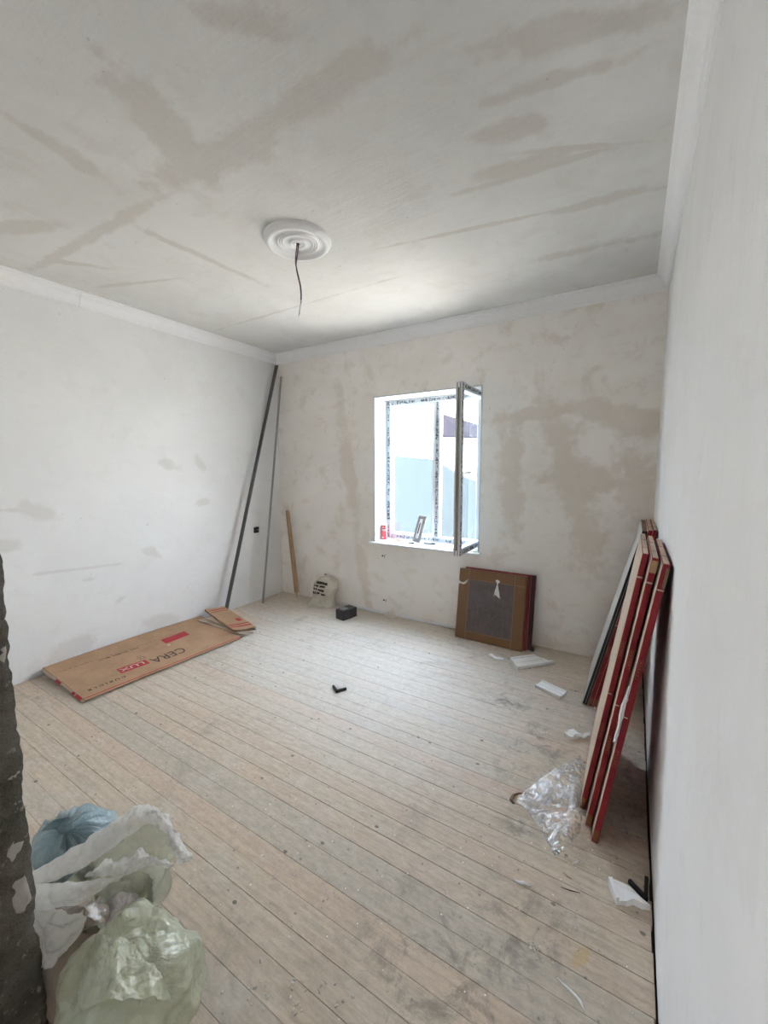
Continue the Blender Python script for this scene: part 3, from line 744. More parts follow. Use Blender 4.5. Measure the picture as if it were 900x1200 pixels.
# ------------------------------------------------------------------ printed sack
p = onz(379, 711); sc_ = Vector((-2.905, 3.385, 0))
sk = thing('cement_sack', 'crumpled beige woven sack with black printed rows slumped against the back wall', 'sack', sc_, (0, 0, 0))
vs, fs = [], []; nu, nv = 84, 46
for j in range(nv+1):
    v = j/nv; z = .31*v
    hw = (.135 - .01*v - .022*math.sin(v*7)) * (1 if v < .82 else 1-.55*((v-.82)/.18)**1.5); hd = .085*(1-.55*v)+.012
    ox = .030*v; oy = .028+.052*v**1.2
    for i in range(nu):
        ph = 2*PI*i/nu; e = .62
        cx_ = math.copysign(abs(math.cos(ph))**e, math.cos(ph)); sy_ = math.copysign(abs(math.sin(ph))**e, math.sin(ph))
        q = Vector((ox+hw*cx_, oy+hd*sy_, z)); n_ = Vector((cx_, sy_, 0))
        am = .022*(1.5-v) if v < .5 else .012
        q += n_*am*(ridged(q, 7, 3)-.4)
        q.z += .012*noise.noise(q*14)*min(1, v*4)
        q.y = min(q.y, YB-.004-sc_.y); q.z = max(q.z, .002); vs.append(q)
for j in range(nv):
    for i in range(nu): a, b = j*nu+i, j*nu+(i+1) % nu; fs.append((a, b, b+nu, a+nu))
fs.append(tuple(range(nu-1, -1, -1))); fs.append(tuple(nv*nu+i for i in range(nu)))
body = obj('sack_body', (vs, fs), M['sack'], sk, True)
# printed rows follow the front of the sack
bm = bmesh.new()
def sack_front(u, v):
    i = int(round((.75+u)*nu)) % nu; j = int(v*nv); return vs[j*nu+i]
for r_, (v0, u0, u1) in enumerate(((.78, -.085, .055), (.66, -.12, .03), (.54, -.135, .02), (.42, -.14, .03))):
    u = u0
    while u < u1:
        wl = random.uniform(.020, .040)
        for (a, bq) in ((u, u+wl),):
            n3 = 4
            for k in range(n3):
                ua, ub = a+(bq-a)*k/n3, a+(bq-a)*(k+1)/n3
                q = [sack_front(ua, v0), sack_front(ub+.004, v0), sack_front(ub+.004, v0+.068), sack_front(ua, v0+.068)]
                bm.faces.new([bm.verts.new(x+Vector((0, -.0025, 0))) for x in q])
        u += wl+.010
obj('printed_rows', bm, M['blackink'], sk)
R_ = [[Vector((-.16, -.045, .004)), Vector((-.10, -.09, .03)), Vector((-.02, -.085, .10)), Vector((.04, -.06, .16))], [Vector((-.15, -.07, .004)), Vector((-.09, -.11, .02)), Vector((.0, -.115, .05)), Vector((.09, -.095, .12))], [Vector((-.12, -.09, .004)), Vector((-.04, -.12, .006)), Vector((.05, -.12, .012)), Vector((.10, -.09, .03))]]
sheet('sack_fold', R_, M['sack'], sk, 30, 20, .010, 14, 4, .002)

# ------------------------------------------------------------------ black box on the floor
A_, B_, C_ = onz(395, 726.3), onz(402.4, 728), onz(418.4, 722)
ctr = B_; ang = math.atan2(C_.y-B_.y, C_.x-B_.x)
Lb = (C_-B_).length; Wb = .115
t = thing('power_box', 'small black glossy box on the floor beside the sack', 'box', B_, (0, 0, ang))
B('box_shell', (0, 0, 0), (Lb, Wb, .098), M['dark'], t, .004)
bm = bmesh.new()
for k in range(3): box(bm, (Lb*(.12+.12*k), -.0008, .02), (Lb*(.19+.12*k), 0, .08))
obj('front_print', bm, M['marks'], t)
bm = bmesh.new()
for k in range(2): box(bm, (Lb*(.66+.16*k), -.0008, .025), (Lb*(.72+.16*k), 0, .075))
obj('red_print', bm, M['darkred'], t)
B('lid_panel', (.03, .03, .098), (.10, Wb-.02, .102), M['steel'], t, .002)

# black angle bracket in the middle of the floor
a, b, c_ = onz(390.5, 805.5), onz(394.8, 811.5), onz(405.8, 808.5)
t = thing('angle_bracket', 'small black angle bracket lying in the middle of the floor', 'bracket', b)
for (q, nm) in ((a, 'short_arm'), (c_, 'long_arm')):
    d = q-b; L = d.length; an = math.atan2(d.y, d.x)
    B(nm, (-.004, -.006, .0), (L, .006, .018), M['dark'], t, .001, Matrix.Rotation(an, 4, 'Z'))

# ------------------------------------------------------------------ flattened cartons at the left wall
cb = thing('flattened_carton', 'large flattened brown cardboard carton with red and black print by the left wall', 'cardboard', (0, 0, 0))
ca, cbb, cc, cdd = Vector((-3.632, 1.115, .052)), Vector((-2.955, 1.108, .014)), Vector((-2.90, 2.300, .014)), Vector((-3.636, 2.40, .040))
def cardpt(u, v):       # u across from wall to room, v along the wall
    p = (ca*(1-u)+cbb*u)*(1-v) + (cdd*(1-u)+cc*u)*v
    p = p.copy(); p.z += .006*math.sin(v*PI*2.2+1)*math.sin(u*PI) + .010*max(0, .18-u)/.18*math.sin(v*3.1); return p
def cardsheet(name, dz, u0, u1, v0, v1, mat, parent, th=.006):
    vs, fs = [], []; a, b = 20, 34
    for j in range(b+1):
        for i in range(a+1):
            p = cardpt(u0+(u1-u0)*i/a, v0+(v1-v0)*j/b); vs.append(p+Vector((0, 0, dz)))
    for j in range(b):
        for i in range(a): q = j*(a+1)+i; fs.append((q, q+1, q+a+2, q+a+1))
    o = obj(name, (vs, fs), mat, parent); m = o.modifiers.new('thick', 'SOLIDIFY'); m.thickness = th; m.offset = 1; return o
cardsheet('top_sheet', 0, 0, 1, 0, 1, M['card'], cb, .005)
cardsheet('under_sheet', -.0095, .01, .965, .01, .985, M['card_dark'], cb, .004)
# red printed end flap tucked under the near end
vs = [cardpt(u, 0)+Vector((0, -.010-.004*math.sin(u*9), -.010-.0)) for u in [k/16 for k in range(17)]]
vs2 = [cardpt(u, 0)+Vector((0, .004, -.001)) for u in [k/16 for k in range(17)]]
o = obj('end_flap', (vs+vs2, [(k, k+1, k+18, k+17) for k in range(16)]), M['card_pale'], cb); m = o.modifiers.new('t', 'SOLIDIFY'); m.thickness = .003
bm = bmesh.new()
def flap_mark(bm, u0, u1):
    q = [vs[0].lerp(vs[-1], u0), vs[0].lerp(vs[-1], u1), vs2[0].lerp(vs2[-1], u1), vs2[0].lerp(vs2[-1], u0)]
    bm.faces.new([bm.verts.new(x+Vector((0, -.004, .003))) for x in q])
for u0, u1 in ((.36, .48), (.74, .80), (.82, .94)):
    bm = bmesh.new(); flap_mark(bm, u0, u1); obj('red_flap_print', bm, M['redink'], cb)
# print on the top sheet, laid out in the sheet's own u, v
def cardquad(bm, u0, u1, v0, v1, dz=.0062, n=6):
    for k in range(n):
        a, b = v0+(v1-v0)*k/n, v0+(v1-v0)*(k+1)/n
        bm.faces.new([bm.verts.new(cardpt(*q)+Vector((0, 0, dz))) for q in ((u0, a), (u1, a), (u1, b), (u0, b))])
def uvof(px, py):
    p = onz(px, py, .022); v = (p.y-1.11)/1.22; u = (p.x-ca.x)/(cbb.x-ca.x); return u, v
bm = bmesh.new()
lu, lv = uvof(132.5, 785); lu2, lv2 = uvof(175, 776.7)
ub0, ub1 = sorted((uvof(171, 772.5)[0], lu2)); vb0, vb1 = lv, lv2
cardquad(bm, ub0, ub1, vb0, vb1); obj('red_print', bm, M['redink'], cb); bm = bmesh.new()
r1, r2 = uvof(184, 753), uvof(213, 746)
cardquad(bm, r1[0], r2[0]+.05, r1[1], r2[1]+.02); obj('red_print', bm, M['redink'], cb); bm = bmesh.new()
ul = uvof(170, 788)[0]
cardquad(bm, ul+.012, ul+.026, .0, 1, n=24)
obj('red_line', bm, M['redink'], cb)
def cardtext(s, u, v, size, mat, nm='lettering', xs=1.0, bold=0, dz=.0066):
    """text reads towards the viewer, its baseline on the wall side; bent onto the sheet"""
    o = text(s, size, mat, cb, (0, 0, 0), (1, 0, 0), (0, 1, 0), nm, 0, 'LEFT', xs, bold)
    if nm.endswith('small_print'): o['kind'] = 'stuff'
    W_ = (cbb-ca).length; L_ = 1.22
    for vt in o.data.vertices:
        q = vt.co.copy(); vt.co = cardpt(u + q.y/W_, v - q.x/L_) + Vector((0, 0, dz+q.z))
    return o
cu, cv = uvof(213, 762)
csz = (ub1-ub0)*.68*.88
cv0 = uvof(215, 760)[1]
cardtext('CERA', ub0+.035, cv0, .135, M['blackink'], 'black_lettering', .80, 0)
cardtext('LUX', ub0+(ub1-ub0)*.22, vb1-(vb1-vb0)*.10, (ub1-ub0)*.68*.80, M['card_pale'], 'pale_lettering', 1.35, .0008, .0074)
us = uvof(150, 776)[0]
sv = uvof(182, 762)[1]
for k in range(3):
    cardtext(('IIIII IIIII', 'III IIIIII II', 'IIIIII III')[k], ub0-.05-.042*k, vb1+.02, .018, M['blackink'], 'small_print')
cardtext('I I I I I I I I', r1[0]+.02, r2[1]+.005, .02, M['card'], 'pale_small_print', 1.6, 0, .0072)
cardtext('IIIIIII  IIII  IIIIIII  III', r1[0]-.01, vb1+.05, .026, M['blackink'], 'small_print', 1.3)
cardtext('IIIIIIIIII  IIIIIIIIII', r1[0]-.01, (vb0+vb1)/2+.04, .020, M['blackink'], 'small_print', 1.5)
q = uvof(147, 792); cardtext('C U B I C L E', q[0]-.01, q[1], .034, M['blackink'], 'black_lettering', 1.25, .0006)
bm = bmesh.new(); q1, q2 = uvof(92, 785), uvof(175, 757)
for k in range(24): cardquad(bm, q1[0]-.012, q1[0]-.006, .05+.027*k, .05+.027*k+.019, n=1)
obj('dotted_line', bm, M['blackink'], cb)
hp = uvof(195, 757); hc = cardpt(hp[0], hp[1])
lathe('punched_hole', [(0, .0066), (.016, .0066), (.017, .0060)], M['card_pale'], cb, 20, hc)
# the wall side of the card lies against a strip of plaster rubble: thin dark gap reads by itself

# small folded carton on top of its far end
fc = thing('folded_carton', 'small crushed brown carton with red stripes on the far end of the flattened carton', 'cardboard', (0, 0, 0))
def quad_sheet(name, pts, mat, parent, th=.005, n=10, warp=.006, seed=0):
    p00, p10, p11, p01 = [Vector(p) for p in pts]; vs, fs = [], []
    for j in range(n+1):
        for i in range(n+1):
            u, v = i/n, j/n; p = (p00*(1-u)+p10*u)*(1-v)+(p01*(1-u)+p11*u)*v
            vs.append(p+Vector((0, 0, warp*noise.noise(p*8+Vector((seed, 0, 0))))))
    for j in range(n):
        for i in range(n): q = j*(n+1)+i; fs.append((q, q+1, q+n+2, q+n+1))
    o = obj(name, (vs, fs), mat, parent); m = o.modifiers.new('t', 'SOLIDIFY'); m.thickness = th; m.offset = 0; return o
z1, z2 = .055, .075
quad_sheet('bottom_sheet', [onz(231, 727, .055), onz(279, 743, .035), onz(297, 741, .035), onz(250, 722, .055)], M['card_pale'], fc, .006)
quad_sheet('middle_sheet', [onz(240, 725, .075), onz(279, 741, .047), onz(296, 738, .047), onz(258, 716, .075)], M['card_pale'], fc, .004, seed=3)
# crushed sleeve: an upper and a lower wall with an open dark mouth
q0, q1_, q2_, q3_ = onz(240, 714, .115), onz(274, 739, .065), onz(300, 735, .072), onz(262, 710, .115)
quad_sheet('sleeve_top', [q0, q1_, q2_, q3_], M['card'], fc, .005, 14, .012, 5)
lo = Vector((0, 0, -.030))
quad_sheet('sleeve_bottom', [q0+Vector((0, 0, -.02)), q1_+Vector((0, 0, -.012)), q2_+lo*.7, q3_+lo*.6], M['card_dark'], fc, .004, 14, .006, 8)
quad_sheet('sleeve_side', [q0, q1_, q1_+Vector((0, 0, -.012)), q0+Vector((0, 0, -.02))], M['card'], fc, .003, 6, .0, 8)
quad_sheet('side_flap', [onz(270, 716, .075), onz(297, 735, .048), onz(301, 727, .045), onz(277, 712, .075)], M['card_pale'], fc, .004, 8, .006, 9)
bm = bmesh.new()
def on_sleeve(u, v): return (q0*(1-u)+q1_*u)*(1-v)+(q3_*(1-u)+q2_*u)*v
def sl(bm, u0, u1, v0, v1):
    n = 8
    for k in range(n):
        a, b = v0+(v1-v0)*k/n, v0+(v1-v0)*(k+1)/n
        pts = []
        for (u, v) in ((u0, a), (u1, a), (u1, b), (u0, b)):
            p = on_sleeve(u, v); pts.append(bm.verts.new(p+Vector((0, 0, .0045+.012*noise.noise(p*8+Vector((5, 0, 0)))))))
        bm.faces.new(pts)
for u0, u1, v0, v1 in ((.80, .83, .02, .98), (.87, .90, .02, .98), (.60, .70, .62, .85), (.10, .13, .05, .9), (.18, .20, .05, .9)):
    bm = bmesh.new(); sl(bm, u0, u1, v0, v1); obj('red_stripe', bm, M['redink'], fc)

# ------------------------------------------------------------------ flat red cartons leaning on the right wall
def slab(label, bl, tl, y1, th, left_mat, edge_mat, top_mat, marks=True, name='boxed_panel', group=None, torn=False, seam=.12):
    """bl,tl: near lower-left / upper-left corners seen at the near end; slab runs from bl.y to y1"""
    bl, tl = Vector(bl), Vector(tl); d = tl-bl; L = math.hypot(d.x, d.z); ang = math.atan2(d.x, d.z)
    D = y1-bl.y
    sk_ = thing(name, label, 'boxed panel', bl+Vector((0, 0, math.sin(ang)*th+.001)), (0, ang, 0), group)
    # local: x thickness to the right, y depth, z up the slab
    B('carton_body', (0, .0, 0), (th, D, L), edge_mat, sk_, .002)
    B('broad_face', (-.0012, .004, .006), (.0, D-.004, L-.006), left_mat, sk_)
    B('top_cover', (.002, .003, L), (th-.002, D-.003, L+.0012), top_mat, sk_)
    if marks:
        bm = bmesh.new()
        for z in (L*.30, L*.62):
            box(bm, (.004, -.0008, z), (th-.006, -.0003, z+.001)); box(bm, (.004, -.0008, z+.075), (th-.006, -.0003, z+.076))
            box(bm, (.004, -.0008, z), (.005, -.0003, z+.076)); box(bm, (th-.007, -.0008, z), (th-.006, -.0003, z+.076))
            for k in range(5):
                box(bm, (.008, -.0008, z+.010+.013*k), (.012, -.0003, z+.018+.013*k)); box(bm, (th-.013, -.0008, z+.010+.013*k), (th-.010, -.0003, z+.016+.013*k))
        tag(obj('printed_stamp', bm, M['cardink'], sk_), kind='stuff')
        B('tape_band', (-.0016, -.0012, L-.10), (th+.0005, .0, L-.094), M['card_pale'], sk_); B('tape_band', (.0, -.0012, L*.48), (th*.6, .0, L*.48+.004), M['card_pale'], sk_)
        B('tape_patch', (.001, -.0014, .004), (th-.004, .0, .055), M['oldtape'], sk_)
    for f in (.25, .62): B('top_seam', (.001, D*f, L+.0012), (th-.001, D*f+.006, L+.0018), M['darkred'], sk_)
    return sk_
s3 = slab('leftmost of the three near red-edged boxed panels, with a broad tan face', (-.1295, 1.868, 0), (.045, 1.868, 1.168), 2.455, .021, M['card_pale'], M['red'], M['card_pale'])
s2 = slab('middle of the three near red-edged boxed panels, brown tape over its top corner', (-.0985, 1.784, 0), (.074, 1.784, 1.170), 2.375, .021, M['card_pale'], M['red'], M['card_pale'])
s1 = slab('rightmost near red-edged boxed panel, torn white paper hanging from its edge', (-.070, 1.712, 0), (.104, 1.712, 1.165), 2.312, .022, M['card_pale'], M['red'], M['card_pale'])
bm = bmesh.new(); box(bm, (-.002, -.002, 1.125), (.023, .0, 1.172), .001); obj('tape_patch', bm, M['card'], s2)
bm = bmesh.new(); box(bm, (.013, -.002, 1.09), (.0228, .0, 1.165), .001); obj('tape_patch', bm, M['card_dark'], s1)
# torn paper strip on the left edge of the rightmost slab
rows = []
for k in range(9):
    z = .70-.030*k; wd = .002+.006*math.sin(min(1, k/5)*PI*.8)+.002*random.random()
    rows.append([Vector((-.002, -.003, z)), Vector((-.004-wd*.5, -.010-.003*random.random(), z)), Vector((-.003-wd*1.4, -.006, z-.004))])
sheet('torn_paper', rows, M['white'], s1, 8, 40, .003, 40, 2, .001, 0)
f1 = slab('front slab of the far leaning group, black edge and pale grey face', (-.206, 2.765, 0), (.058, 2.765, 1.140), 3.375, .027, M['grey_face'], M['dark'], M['card_dark'], False)
B('edge_strip', (.014, -.0010, .01), (.016, .0, 1.15), M['steel'], f1)
f2 = slab('dark red boxed panel second in the far leaning group, behind the black-edged one', (-.174, 2.762, 0), (.088, 2.762, 1.146), 3.39, .021, M['card_pale'], M['red'], M['card_pale'])
f3 = slab('last red boxed panel of the far leaning group, nearest the right wall', (-.149, 2.758, 0), (.112, 2.758, 1.150), 3.36, .020, M['card_pale'], M['red'], M['card_pale'])

# ------------------------------------------------------------------ wrapped framed panels against the back wall
def wrapped(label, x0, x1, h, th, y_foot, lean, front, detail=True, yaw=0, name='wrapped_panel'):
    r = thing(name, label, 'wrapped panel', (x0, y_foot, .002), (-lean, 0, yaw))
    W_ = x1-x0
    if detail:
        fwid = .095
        B('film_face', (fwid-.01, .004, fwid*.6), (W_-fwid, .010, h-fwid+.01), M['mauve'], r)
        B('tape_stile', (0, 0, 0), (fwid, th, h), M['parcel'], r, .004); B('tape_stile', (W_-fwid, 0, 0), (W_, th, h), M['parcel'], r, .004)
        B('tape_rail', (fwid, .001, h-.09), (W_-fwid, th-.001, h-.001), M['parcel'], r, .004); B('tape_rail', (fwid, .001, 0), (W_-fwid, th-.001, .070), M['parcel'], r, .004)
        B('back_board', (fwid-.01, .012, .05), (W_-fwid+.01, th-.002, h-.07), M['card_dark'], r)
        bm = bmesh.new()
        for lo, hi in (((fwid-.004, -.0012, 0), (fwid+.002, .0, h)), ((W_-fwid-.004, -.0012, 0), (W_-fwid+.002, .0, h)), ((fwid, -.0012, h-.092), (W_, .0, h-.088)), ((fwid, -.0010, .068), (W_-fwid, .001, .074))): box(bm, lo, hi)
        obj('tape_seam', bm, M['parcel_seam'], r)
        for k in range(5):
            x = random.uniform(.02, W_-.1); 
        bm = bmesh.new(); pts = [Vector((fwid+.09+.03*k, .0035, .30+.02*math.sin(k*1.7))) for k in range(7)]
        tube('film_crease', pts, .0018, M['parcel_seam'], r, 5); tube('film_crease', [Vector((.26+.03*k, .0035, .16+.028*k+.004*math.sin(k*3))) for k in range(6)], .0016, M['parcel_seam'], r, 5)
        bm.free()
    else:
        B('panel_body', (0, 0, 0), (W_, th, h), front, r, .003)
    return r
LN = math.radians(9)
wp = wrapped('front panel of the stack by the window wall, dusty mauve film framed in brown tape', -1.303, -.712, .622, .030, 3.338, LN, None, True, -.012)
w2 = wrapped('red-edged panel second in the stack leaning on the back wall', -1.262, -.690, .628, .024, 3.374, LN, M['red'], False, -.012)
B('pale_strip', (.574-.0, .006, .0), (.5745, .016, .62), M['card_pale'], w2)
w3 = wrapped('rearmost dark panel of the stack leaning on the back wall', -1.22, -.655, .622, .022, 3.402, LN, M['darkred'], False, -.012)
B('panel_foot', (.5655, -.014, .0), (.590, .012, .03), M['dark'], w3)
# torn white tape scraps on the front panel
sheet('torn_tape', [[Vector((.330, -.004, .555)), Vector((.350, -.010, .562)), Vector((.372, -.005, .550))], [Vector((.338, -.006, .538)), Vector((.352, -.012, .540)), Vector((.364, -.006, .535))], [Vector((.343, -.005, .522)), Vector((.350, -.012, .520)), Vector((.356, -.006, .518))], [Vector((.330, -.005, .46)), Vector((.350, -.014, .47)), Vector((.372, -.006, .45))], [Vector((.325, -.005, .41)), Vector((.340, -.012, .43)), Vector((.382, -.006, .40))]], M['white'], wp, 10, 30, .006, 30, 6, .001)
sheet('torn_tape', [[Vector((-.004, -.004, .52)), Vector((.02, -.006, .50)), Vector((.05, -.008, .50)), Vector((.085, -.004, .53))], [Vector((-.006, -.006, .47)), Vector((.02, -.010, .485)), Vector((.05, -.010, .48)), Vector((.078, -.006, .50))]], M['white'], wp, 20, 10, .004, 30, 8, .001)

# ------------------------------------------------------------------ cornice offcuts and scraps on the floor
def offcut(label, pts, th=.012, ribs=True, name='cornice_offcut'):
    """flat-lying piece of ribbed foam moulding with the outline pts (floor points)"""
    P_ = [Vector(p) for p in pts]; c = sum(P_, Vector())/len(P_)
    r = thing(name, label, 'foam offcut', (c.x, c.y, .001))
    L_ = [p-c for p in P_]
    base = [Vector((p.x, p.y, 0)) for p in L_]
    extrude_poly('foam_strip', base, (0, 0, th), M['foam'], r, .0012)
    if ribs:
        a, b, c2, d = L_[:4]
        for f0, f1, hh in ((.0, .16, .010), (.44, .54, .004), (.86, 1.0, .007)):
            q = [a.lerp(d, f0), b.lerp(c2, f0), b.lerp(c2, f1), a.lerp(d, f1)]
            q = [Vector((p.x, p.y, th-.001)) for p in q]
            extrude_poly('moulded_rib', q, (0, 0, hh), M['foam'], r, .001)
    return r
offcut('long pointed white cornice offcut on the floor in front of the wrapped panels', [onz(607, 785), onz(650, 778), onz(625, 769.5), onz(598, 773)], .014)
offcut('rectangular white cornice offcut on the floor to the right of the pointed one', [onz(627, 806), onz(656, 820), onz(664, 813), onz(635, 799.5)], .014)
def curl(label, px0, px1, wd, seed, hgt=.02, name='foam_scrap', n=7):
    a, b = onz(*px0), onz(*px1); d = b-a; s = Vector((-d.y, d.x, 0)).normalized()*wd
    rows = []
    rnd = random.Random(seed)
    for r_ in (-1, 0, 1):
        row = []
        for k in range(n):
            u = k/(n-1); row.append(a+d*u + s*(r_*(.6+.5*rnd.random()) + .8*math.sin(u*5+seed)) + Vector((0, 0, .006+hgt*abs(math.sin(u*PI*1.5+seed))*(.6 if r_ else 1))) - a)
        rows.append(row)
    r = thing(name, label, 'scrap', (a.x, a.y, 0))
    sheet('torn_foam', rows, M['foam'], r, 26, 10, .003, 40, seed, .004)
    return r
curl('curled white foam scrap on the floor just right below the wrapped panels', (573, 771), (590, 774), .022, 1)
curl('white curled moulding scrap on the floor left of the leaning red panels', (668, 862), (692, 866), .016, 3)
def profile_offcut(label, a, b, depth, h):
    """cornice offcut lying on its back, cut end towards the viewer"""
    d = (b-a); L = d.length; an = math.atan2(d.y, d.x)
    r = thing('cornice_offcut', label, 'foam offcut', (a.x, a.y, .001), (0, 0, an))
    P_ = [(0, 0), (0, .022), (.018, .024), (.022, .016), (.040, .018), (.060, .030), (.080, .026), (.100, .012), (.118, .006), (L, .004), (L, 0)]
    P_ = [(x*L/.135 if x < L else L, z) for x, z in P_]
    extrude_poly('foam_strip', [Vector((x, 0, z)) for x, z in P_], (0, depth, 0), M['foam'], r)
    return r
OUT = [(712, 1036), (717, 1036), (726, 1041), (738, 1046), (748, 1055), (762, 1064), (762, 1067.5), (752, 1066), (742, 1061), (734, 1063), (728, 1061), (722, 1061.5)]
r = thing('cornice_offcut', 'white cornice offcut showing its moulded curve on the floor against the right wall', 'foam offcut', onz(712, 1036)+Vector((0, 0, .001)))
P_ = [onz(*q)-onz(712, 1036) for q in OUT]
for q in P_: q.x = min(q.x, XR-.004-onz(712, 1036).x)
bm = bmesh.new()
lo_ = [bm.verts.new(q) for q in P_]; hi_ = [bm.verts.new(q+Vector((0, 0, .010+.016*abs(math.sin(k*.55+.4))))) for k, q in enumerate(P_)]
bm.faces.new(lo_); bm.faces.new(list(reversed(hi_)))
for k in range(len(P_)): bm.faces.new((lo_[k], hi_[k], hi_[(k+1) % len(P_)], lo_[(k+1) % len(P_)]))
obj('foam_strip', bm, M['foam'], r)
a_, b_, c_, d_ = P_[0], P_[-1], P_[-2], P_[1]
extrude_poly('moulded_rib', [a_, b_, b_.lerp(c_, .55), d_], (0, 0, .030), M['foam'], r, .001)
profile_offcut('small cut end of white moulding on the floor by the leaning panels', onz(668, 868), onz(679, 865), .045, .02)
# black corner profile by the right wall
a, b = onz(737, 1035), Vector((.112, 1.560, 0))
t = thing('black_angle', 'black plastic angle strip on the floor between the white offcut and the right wall', 'angle strip', (b.x, b.y, 0))
for q, nm in ((a-b, 'long_arm'), (Vector((.004, .085, 0)), 'short_arm')):
    B(nm, (-.005, -.006, .002), (q.length, .006, .018), M['dark'], t, .001, Matrix.Rotation(math.atan2(q.y, q.x), 4, 'Z'))
# thin shavings
def shaving(label, pts, r, mat, lift=.004):
    P_ = [onz(*p)+Vector((0, 0, lift)) for p in pts]; c = P_[0].copy(); c.z = 0
    t = tube('plaster_shaving', [p-c for p in P_], r, mat, None, 6, [.5]+[1+.3*random.uniform(-1, 1) for _ in P_[2:]]+[.5])
    t.location = c; return tag(t, label, 'shaving')
shaving('thin white shaving on the floor left of the torn clear film', [(602, 1032), (608, 1035), (614, 1036), (622, 1040)], .0045, M['white'])
shaving('long curved white shaving at the bottom edge right of centre', [(653, 1147), (659, 1154), (667, 1161), (674, 1168), (680, 1175), (685, 1187)], .0032, M['white'])
shaving('short pale splinter on the floor below the clear film', [(660, 1023), (665, 1028), (670, 1031)], .0025, M['stick'], .003)
shaving('tiny white scrap on the floor beneath the clear film', [(671, 1013), (675, 1012), (678, 1010)], .004, M['white'])
shaving('dark twig lying across the boards right of the long shaving', [(657, 1040), (668, 1044), (680, 1047)], .0015, M['twig'], .002)
o = shaving('bent brown strap end sticking out from under the clear film', [(602, 943), (599, 938), (602, 933), (608, 931), (616, 931)], .006, M['card_dark'], .006); o.name = 'brown_strap'; o['category'] = 'strap'

# clear plastic film heap
cf = thing('clear_film', 'torn sheet of clear plastic film in front of the red leaning panels', 'plastic film', (-.25, 1.8, 0))
off = Vector((-.25, 1.8, 0))
def fp(px, py, z): return onz(px, py, z)-off
rows = [[fp(603, 937, .012), fp(628, 915, .03), fp(650, 900, .06), fp(664, 893, .05), fp(680, 884, .03)],
        [fp(613, 945, .012), fp(635, 928, .03), fp(655, 915, .075), fp(672, 905, .06), fp(686, 900, .02)],
        [fp(622, 955, .012), fp(640, 945, .02), fp(656, 935, .06), fp(674, 928, .09), fp(683, 930, .03)],
        [fp(632, 968, .010), fp(646, 960, .03), fp(660, 955, .05), fp(675, 952, .075), fp(682, 955, .03)],
        [fp(640, 985, .008), fp(652, 980, .02), fp(662, 975, .06), fp(673, 972, .05), fp(681, 975, .012)],
        [fp(649, 1002, .006), fp(655, 999, .02), fp(664, 995, .03), fp(671, 988, .02), fp(676, 985, .006)]]
sheet('crumpled_film', rows, M['clear'], cf, 130, 130, .009, 26, 11, 0)

# ------------------------------------------------------------------ rubbish bags in the near left corner
def bagrows(spec, off): return [[onz(*q)-off for q in r] for r in spec]
# blue grey knotted bag
bo = Vector((-1.76, .62, 0))
bb = thing('knotted_bag', 'blue grey rubbish bag tied in a knot, behind the white bag', 'rubbish bag', bo)
nu, nv = 120, 40; vs, fs = [], []
kn = onz(78, 974, .245)-bo
for j in range(nv+1):
    v = j/nv
    for i in range(nu):
        ph = 2*PI*i/nu
        base = Vector((kn.x*.25, kn.y*.25, 0))
        r = .160*math.sin(min(v*1.25, 1)*PI/2)**.72*(1-.25*max(0, v-.6))
        pleat = (.014*math.sin(ph*13+3*noise.noise(Vector((math.cos(ph)*2, math.sin(ph)*2, v)))) + .010*math.sin(ph*29+1))*math.exp(-v*1.7)*min(1, v*6)
        c_ = kn.lerp(base, min(1, v*1.2)); z = kn.z - .24*(v**1.55) + pleat + .016*noise.noise(Vector((math.cos(ph)*3, math.sin(ph)*3, v*4))) + .03*(crumple(Vector((math.cos(ph)*.2, math.sin(ph)*.2, v*.3)), 9, 3)-.5)*min(1, v*4)
        vs.append(Vector((c_.x+r*math.cos(ph)*1.15, c_.y+r*math.sin(ph)*.85, max(z, .003))))
for j in range(nv):
    for i in range(nu): a, b = j*nu+i, j*nu+(i+1) % nu; fs.append((a, b, b+nu, a+nu))
obj('bag_body', (vs, fs), M['blue_bag'], bb, True)
bm = bmesh.new(); bmesh.ops.create_icosphere(bm, subdivisions=3, radius=1)
for v in bm.verts: k = 1+.3*noise.noise(v.co*3); v.co = kn+Vector((0, 0, .010))+Vector((v.co.x*.026*k, v.co.y*.024*k, v.co.z*.026*k+.012))
obj('knot', bm, M['blue_bag'], bb, True)
for s_, e in (((1), onz(97, 958, .325)-bo), ((-1), onz(62, 966, .315)-bo)):
    m_ = (kn+e)/2+Vector((0, 0, .016)); wv = Vector((.0, .030, .0))
    sheet('knot_ear', [[kn+Vector((0, 0, .012))-wv*.3, m_-wv, e-wv*1.2], [kn+Vector((0, 0, .02)), m_+Vector((0, 0, .014)), e+Vector((0, 0, .010))], [kn+Vector((0, 0, .012))+wv*.3, m_+wv, e+wv]], M['blue_bag'], bb, 16, 10, .005, 40, s_+3)

